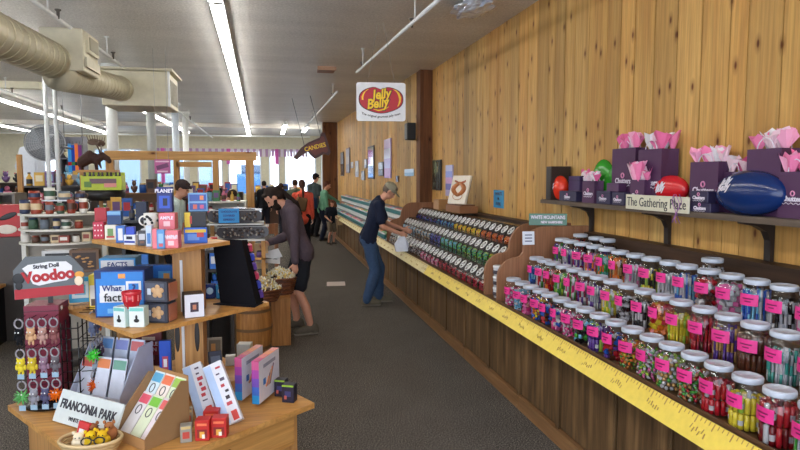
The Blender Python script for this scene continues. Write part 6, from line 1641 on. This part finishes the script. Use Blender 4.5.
dome('dark rounded see-through bin on the lower shelf beneath the blue notice', z1, at(240, 230, 6.35).x+.03, .26, z2-z1-.016)
P = at(228.5, 222, 6.2)
t = thing('notice_card', 'bright blue notice card with dark writing on the rounded bin', 'notice', (P.x, 6.28, z2+.01), .0)
MB().box((0, 0, .075), (.20, .006, .145), rgb(40, 140, 206)).build('card', 'tint', t)
for k, (s, sz) in enumerate((('CHOCOLATE', .026), ('COVERED', .026), ('ESPRESSO', .026))): text_part(s, sz, 'blueprint', t, (0, -.004, .115-.04*k), (PI/2, 0, 0), bold=.001)
goods(sx0+.35, sx1, 6.42, z1-.2, ['box', 'jar'], 'on the wood shelf below the rounded bins', 17, .10, .09)
# orange-brown chair by the bearded person
t = thing('wooden_chair', 'orange brown wooden chair back beside the bearded person', 'chair', (X_(266, 7.7), 7.7, 0), .3)
OW = 'divider'
for sx in (-1, 1):
    MB().b2((sx*.17-.02, -.18, 0), (sx*.17+.02, -.14, .45)).build('leg', OW, t); MB().b2((sx*.17-.02, .14, 0), (sx*.17+.02, .18, 1.15)).build('leg', OW, t)
MB().b2((-.2, -.2, .45), (.2, .2, .48)).build('seat', OW, t)
MB().b2((-.15, .15, 1.02), (.15, .17, 1.15)).b2((-.15, .15, .7), (.15, .17, .8)).build('backrest', OW, t)

# barrels, crate and taffy baskets
def barrel(label, x, y, r, h):
    t = thing('barrel', label, 'barrel', (x, y, 0))
    pr = [(r*(.86+.14*math.sin(PI*k/10)), h*k/10) for k in range(11)]
    MB().lathe(pr, 28).build('staves', 'barrel', t)
    for f in (.12, .5, .86):
        k = r*(.86+.14*math.sin(PI*f)); MB().lathe([(k+.004, h*f-.015), (k+.005, h*f+.015)], 28, col=rgb(120, 88, 56), cap=False).build('hoop', 'tint', t)
    MB().lathe([(r*.84, h), (r*.84, h+.01)], 28).build('lid', 'barrel', t)
barrel('round golden wooden barrel below the black angled board', -.19, 6.11, .185, .50)
barrel('golden wooden barrel mostly hidden behind the display tower', -.60, 6.10, .19, .50)
tag(MB().b2((-.10, -.18, 0), (.10, .22, .50), bev=.004).build('wooden_crate', 'barrel', None, (.085, 6.42, 0)), 'tall plain wooden crate between the barrel and the bearded person', 'crate')
def basket(label, x, y, z, r, h, fillc, fl):
    t = thing('taffy_basket', label, 'basket', (x, y, z))
    mb = MB()
    for k in range(8):
        rr_ = r*(.78+.22*k/7); mb.tube([(rr_*math.cos(q*PI/12), rr_*math.sin(q*PI/12)*.75, .008+h*k/7+(.003 if (q+k) % 2 else -.003)) for q in range(25)], h/13, 5, rgb(120, 70, 44) if k % 2 else rgb(96, 54, 34), cap=False)
    mb.lathe([(r*.76, 0), (r*.98, h)], 24, col=rgb(80, 46, 30), sy=.75)
    mb.build('woven_body', 'tint', t)
    mb = MB(); rnd = random.Random(int(x*100))
    for k in range(150):
        q = rnd.uniform(0, 2*PI); d = math.sqrt(rnd.random())*r*.95; zz = h+.10*(1-(d/r)**2)+rnd.uniform(-.01, .015)
        p = (d*math.cos(q), d*math.sin(q)*.75, zz); rt = (rnd.uniform(0, 3), rnd.uniform(0, 3), rnd.uniform(0, 3)); c = rnd.choice(fillc)
        mb.ball(p, (.018, .010, .010), c, 6, 4, rot=rt).box(p, (.06, .014, .002), rgb(236, 232, 214), rot=rt)
    o = mb.build('wrapped_taffy', 'gloss', t); o['kind'] = 'stuff'
    if fl: MB().tube([(r*math.cos(PI*k/12), 0, h+.0+.22*math.sin(PI*k/12)) for k in range(13)], .008, 6, rgb(110, 66, 40)).build('handle', 'tint', t)
YC = [rgb(236, 214, 140), rgb(240, 230, 190), rgb(226, 190, 110), rgb(244, 238, 220)]
basket('brown basket heaped with cream wrapped taffy by the barrel', -.12, 6.10, .512, .22, .11, YC, False)
basket('brown basket of taffy behind the first one, under white papers', .085, 6.50, .502, .17, .16, YC, False)
t = tag(MB().box((0, 0, 0), (.26, .20, .004), rgb(230, 230, 232), rot=(.3, .1, 0)).box((.02, .06, .035), (.24, .16, .004), rgb(220, 222, 228), rot=(.5, -.2, .2)).box((.02, -.0, .004), (.16, .01, .003), rgb(60, 60, 66), rot=(.3, .1, 0)).build('paper_sheets', 'tint', None, tuple(at(268, 259, 6.7))), 'white printed papers lying over the rear taffy basket', 'papers')
# packaged toys below/behind the board
for k, (px, py, c, l) in enumerate(((212, 262, (60, 110, 190), 'blue toy pack standing just right of the upright'), (221, 288, (50, 150, 210), 'sky blue toy ball pack on the middle shelf beside the black board'), (209, 290, (40, 60, 120), 'dark blue toy pack on the middle shelf'), (216, 266, (190, 190, 200), 'silvery toy pack behind the black board'))):
    P = atz(px, 301, MZ) if py > 280 else at(px, py+10, 3.9)
    if py > 280:
        tag(MB().box((0, 0, .045), (.07, .04, .09), rgb(*c), bev=.006).ball((0, -.022, .05), (.022, .004, .022), rgb(190, 220, 240), 10, 6).build('toy_pack', 'gloss', None, (P.x, P.y+.08, MZ+.001)), l, 'toy pack')
gondola('short dark shelf of toy packs seen past the upright', X_(203, 5.3), X_(232, 5.3), 5.2, 5.45, [.62, .80, .98, 1.14], dk, ['box', 'jar', 'plush'], 'short dark shelf past the upright', 121, .08, .13, cols=[rgb(50, 110, 200), rgb(90, 160, 220), rgb(206, 60, 60), rgb(220, 220, 226), rgb(70, 70, 90), rgb(90, 150, 120)])
# goods between tower and mug rack: black wire shelf
gondola('black low shelf of blue boxes behind the top shelf of the tower', X_(122, 5.9), X_(158, 5.9), 5.8, 6.1, [.9, 1.12, 1.36], rgb(30, 30, 34), ['box', 'bottle'], 'black shelf behind the tower', 131, .09, .15, cols=[rgb(40, 80, 180), rgb(60, 120, 200), rgb(30, 40, 70), rgb(210, 210, 220), rgb(60, 60, 60)])
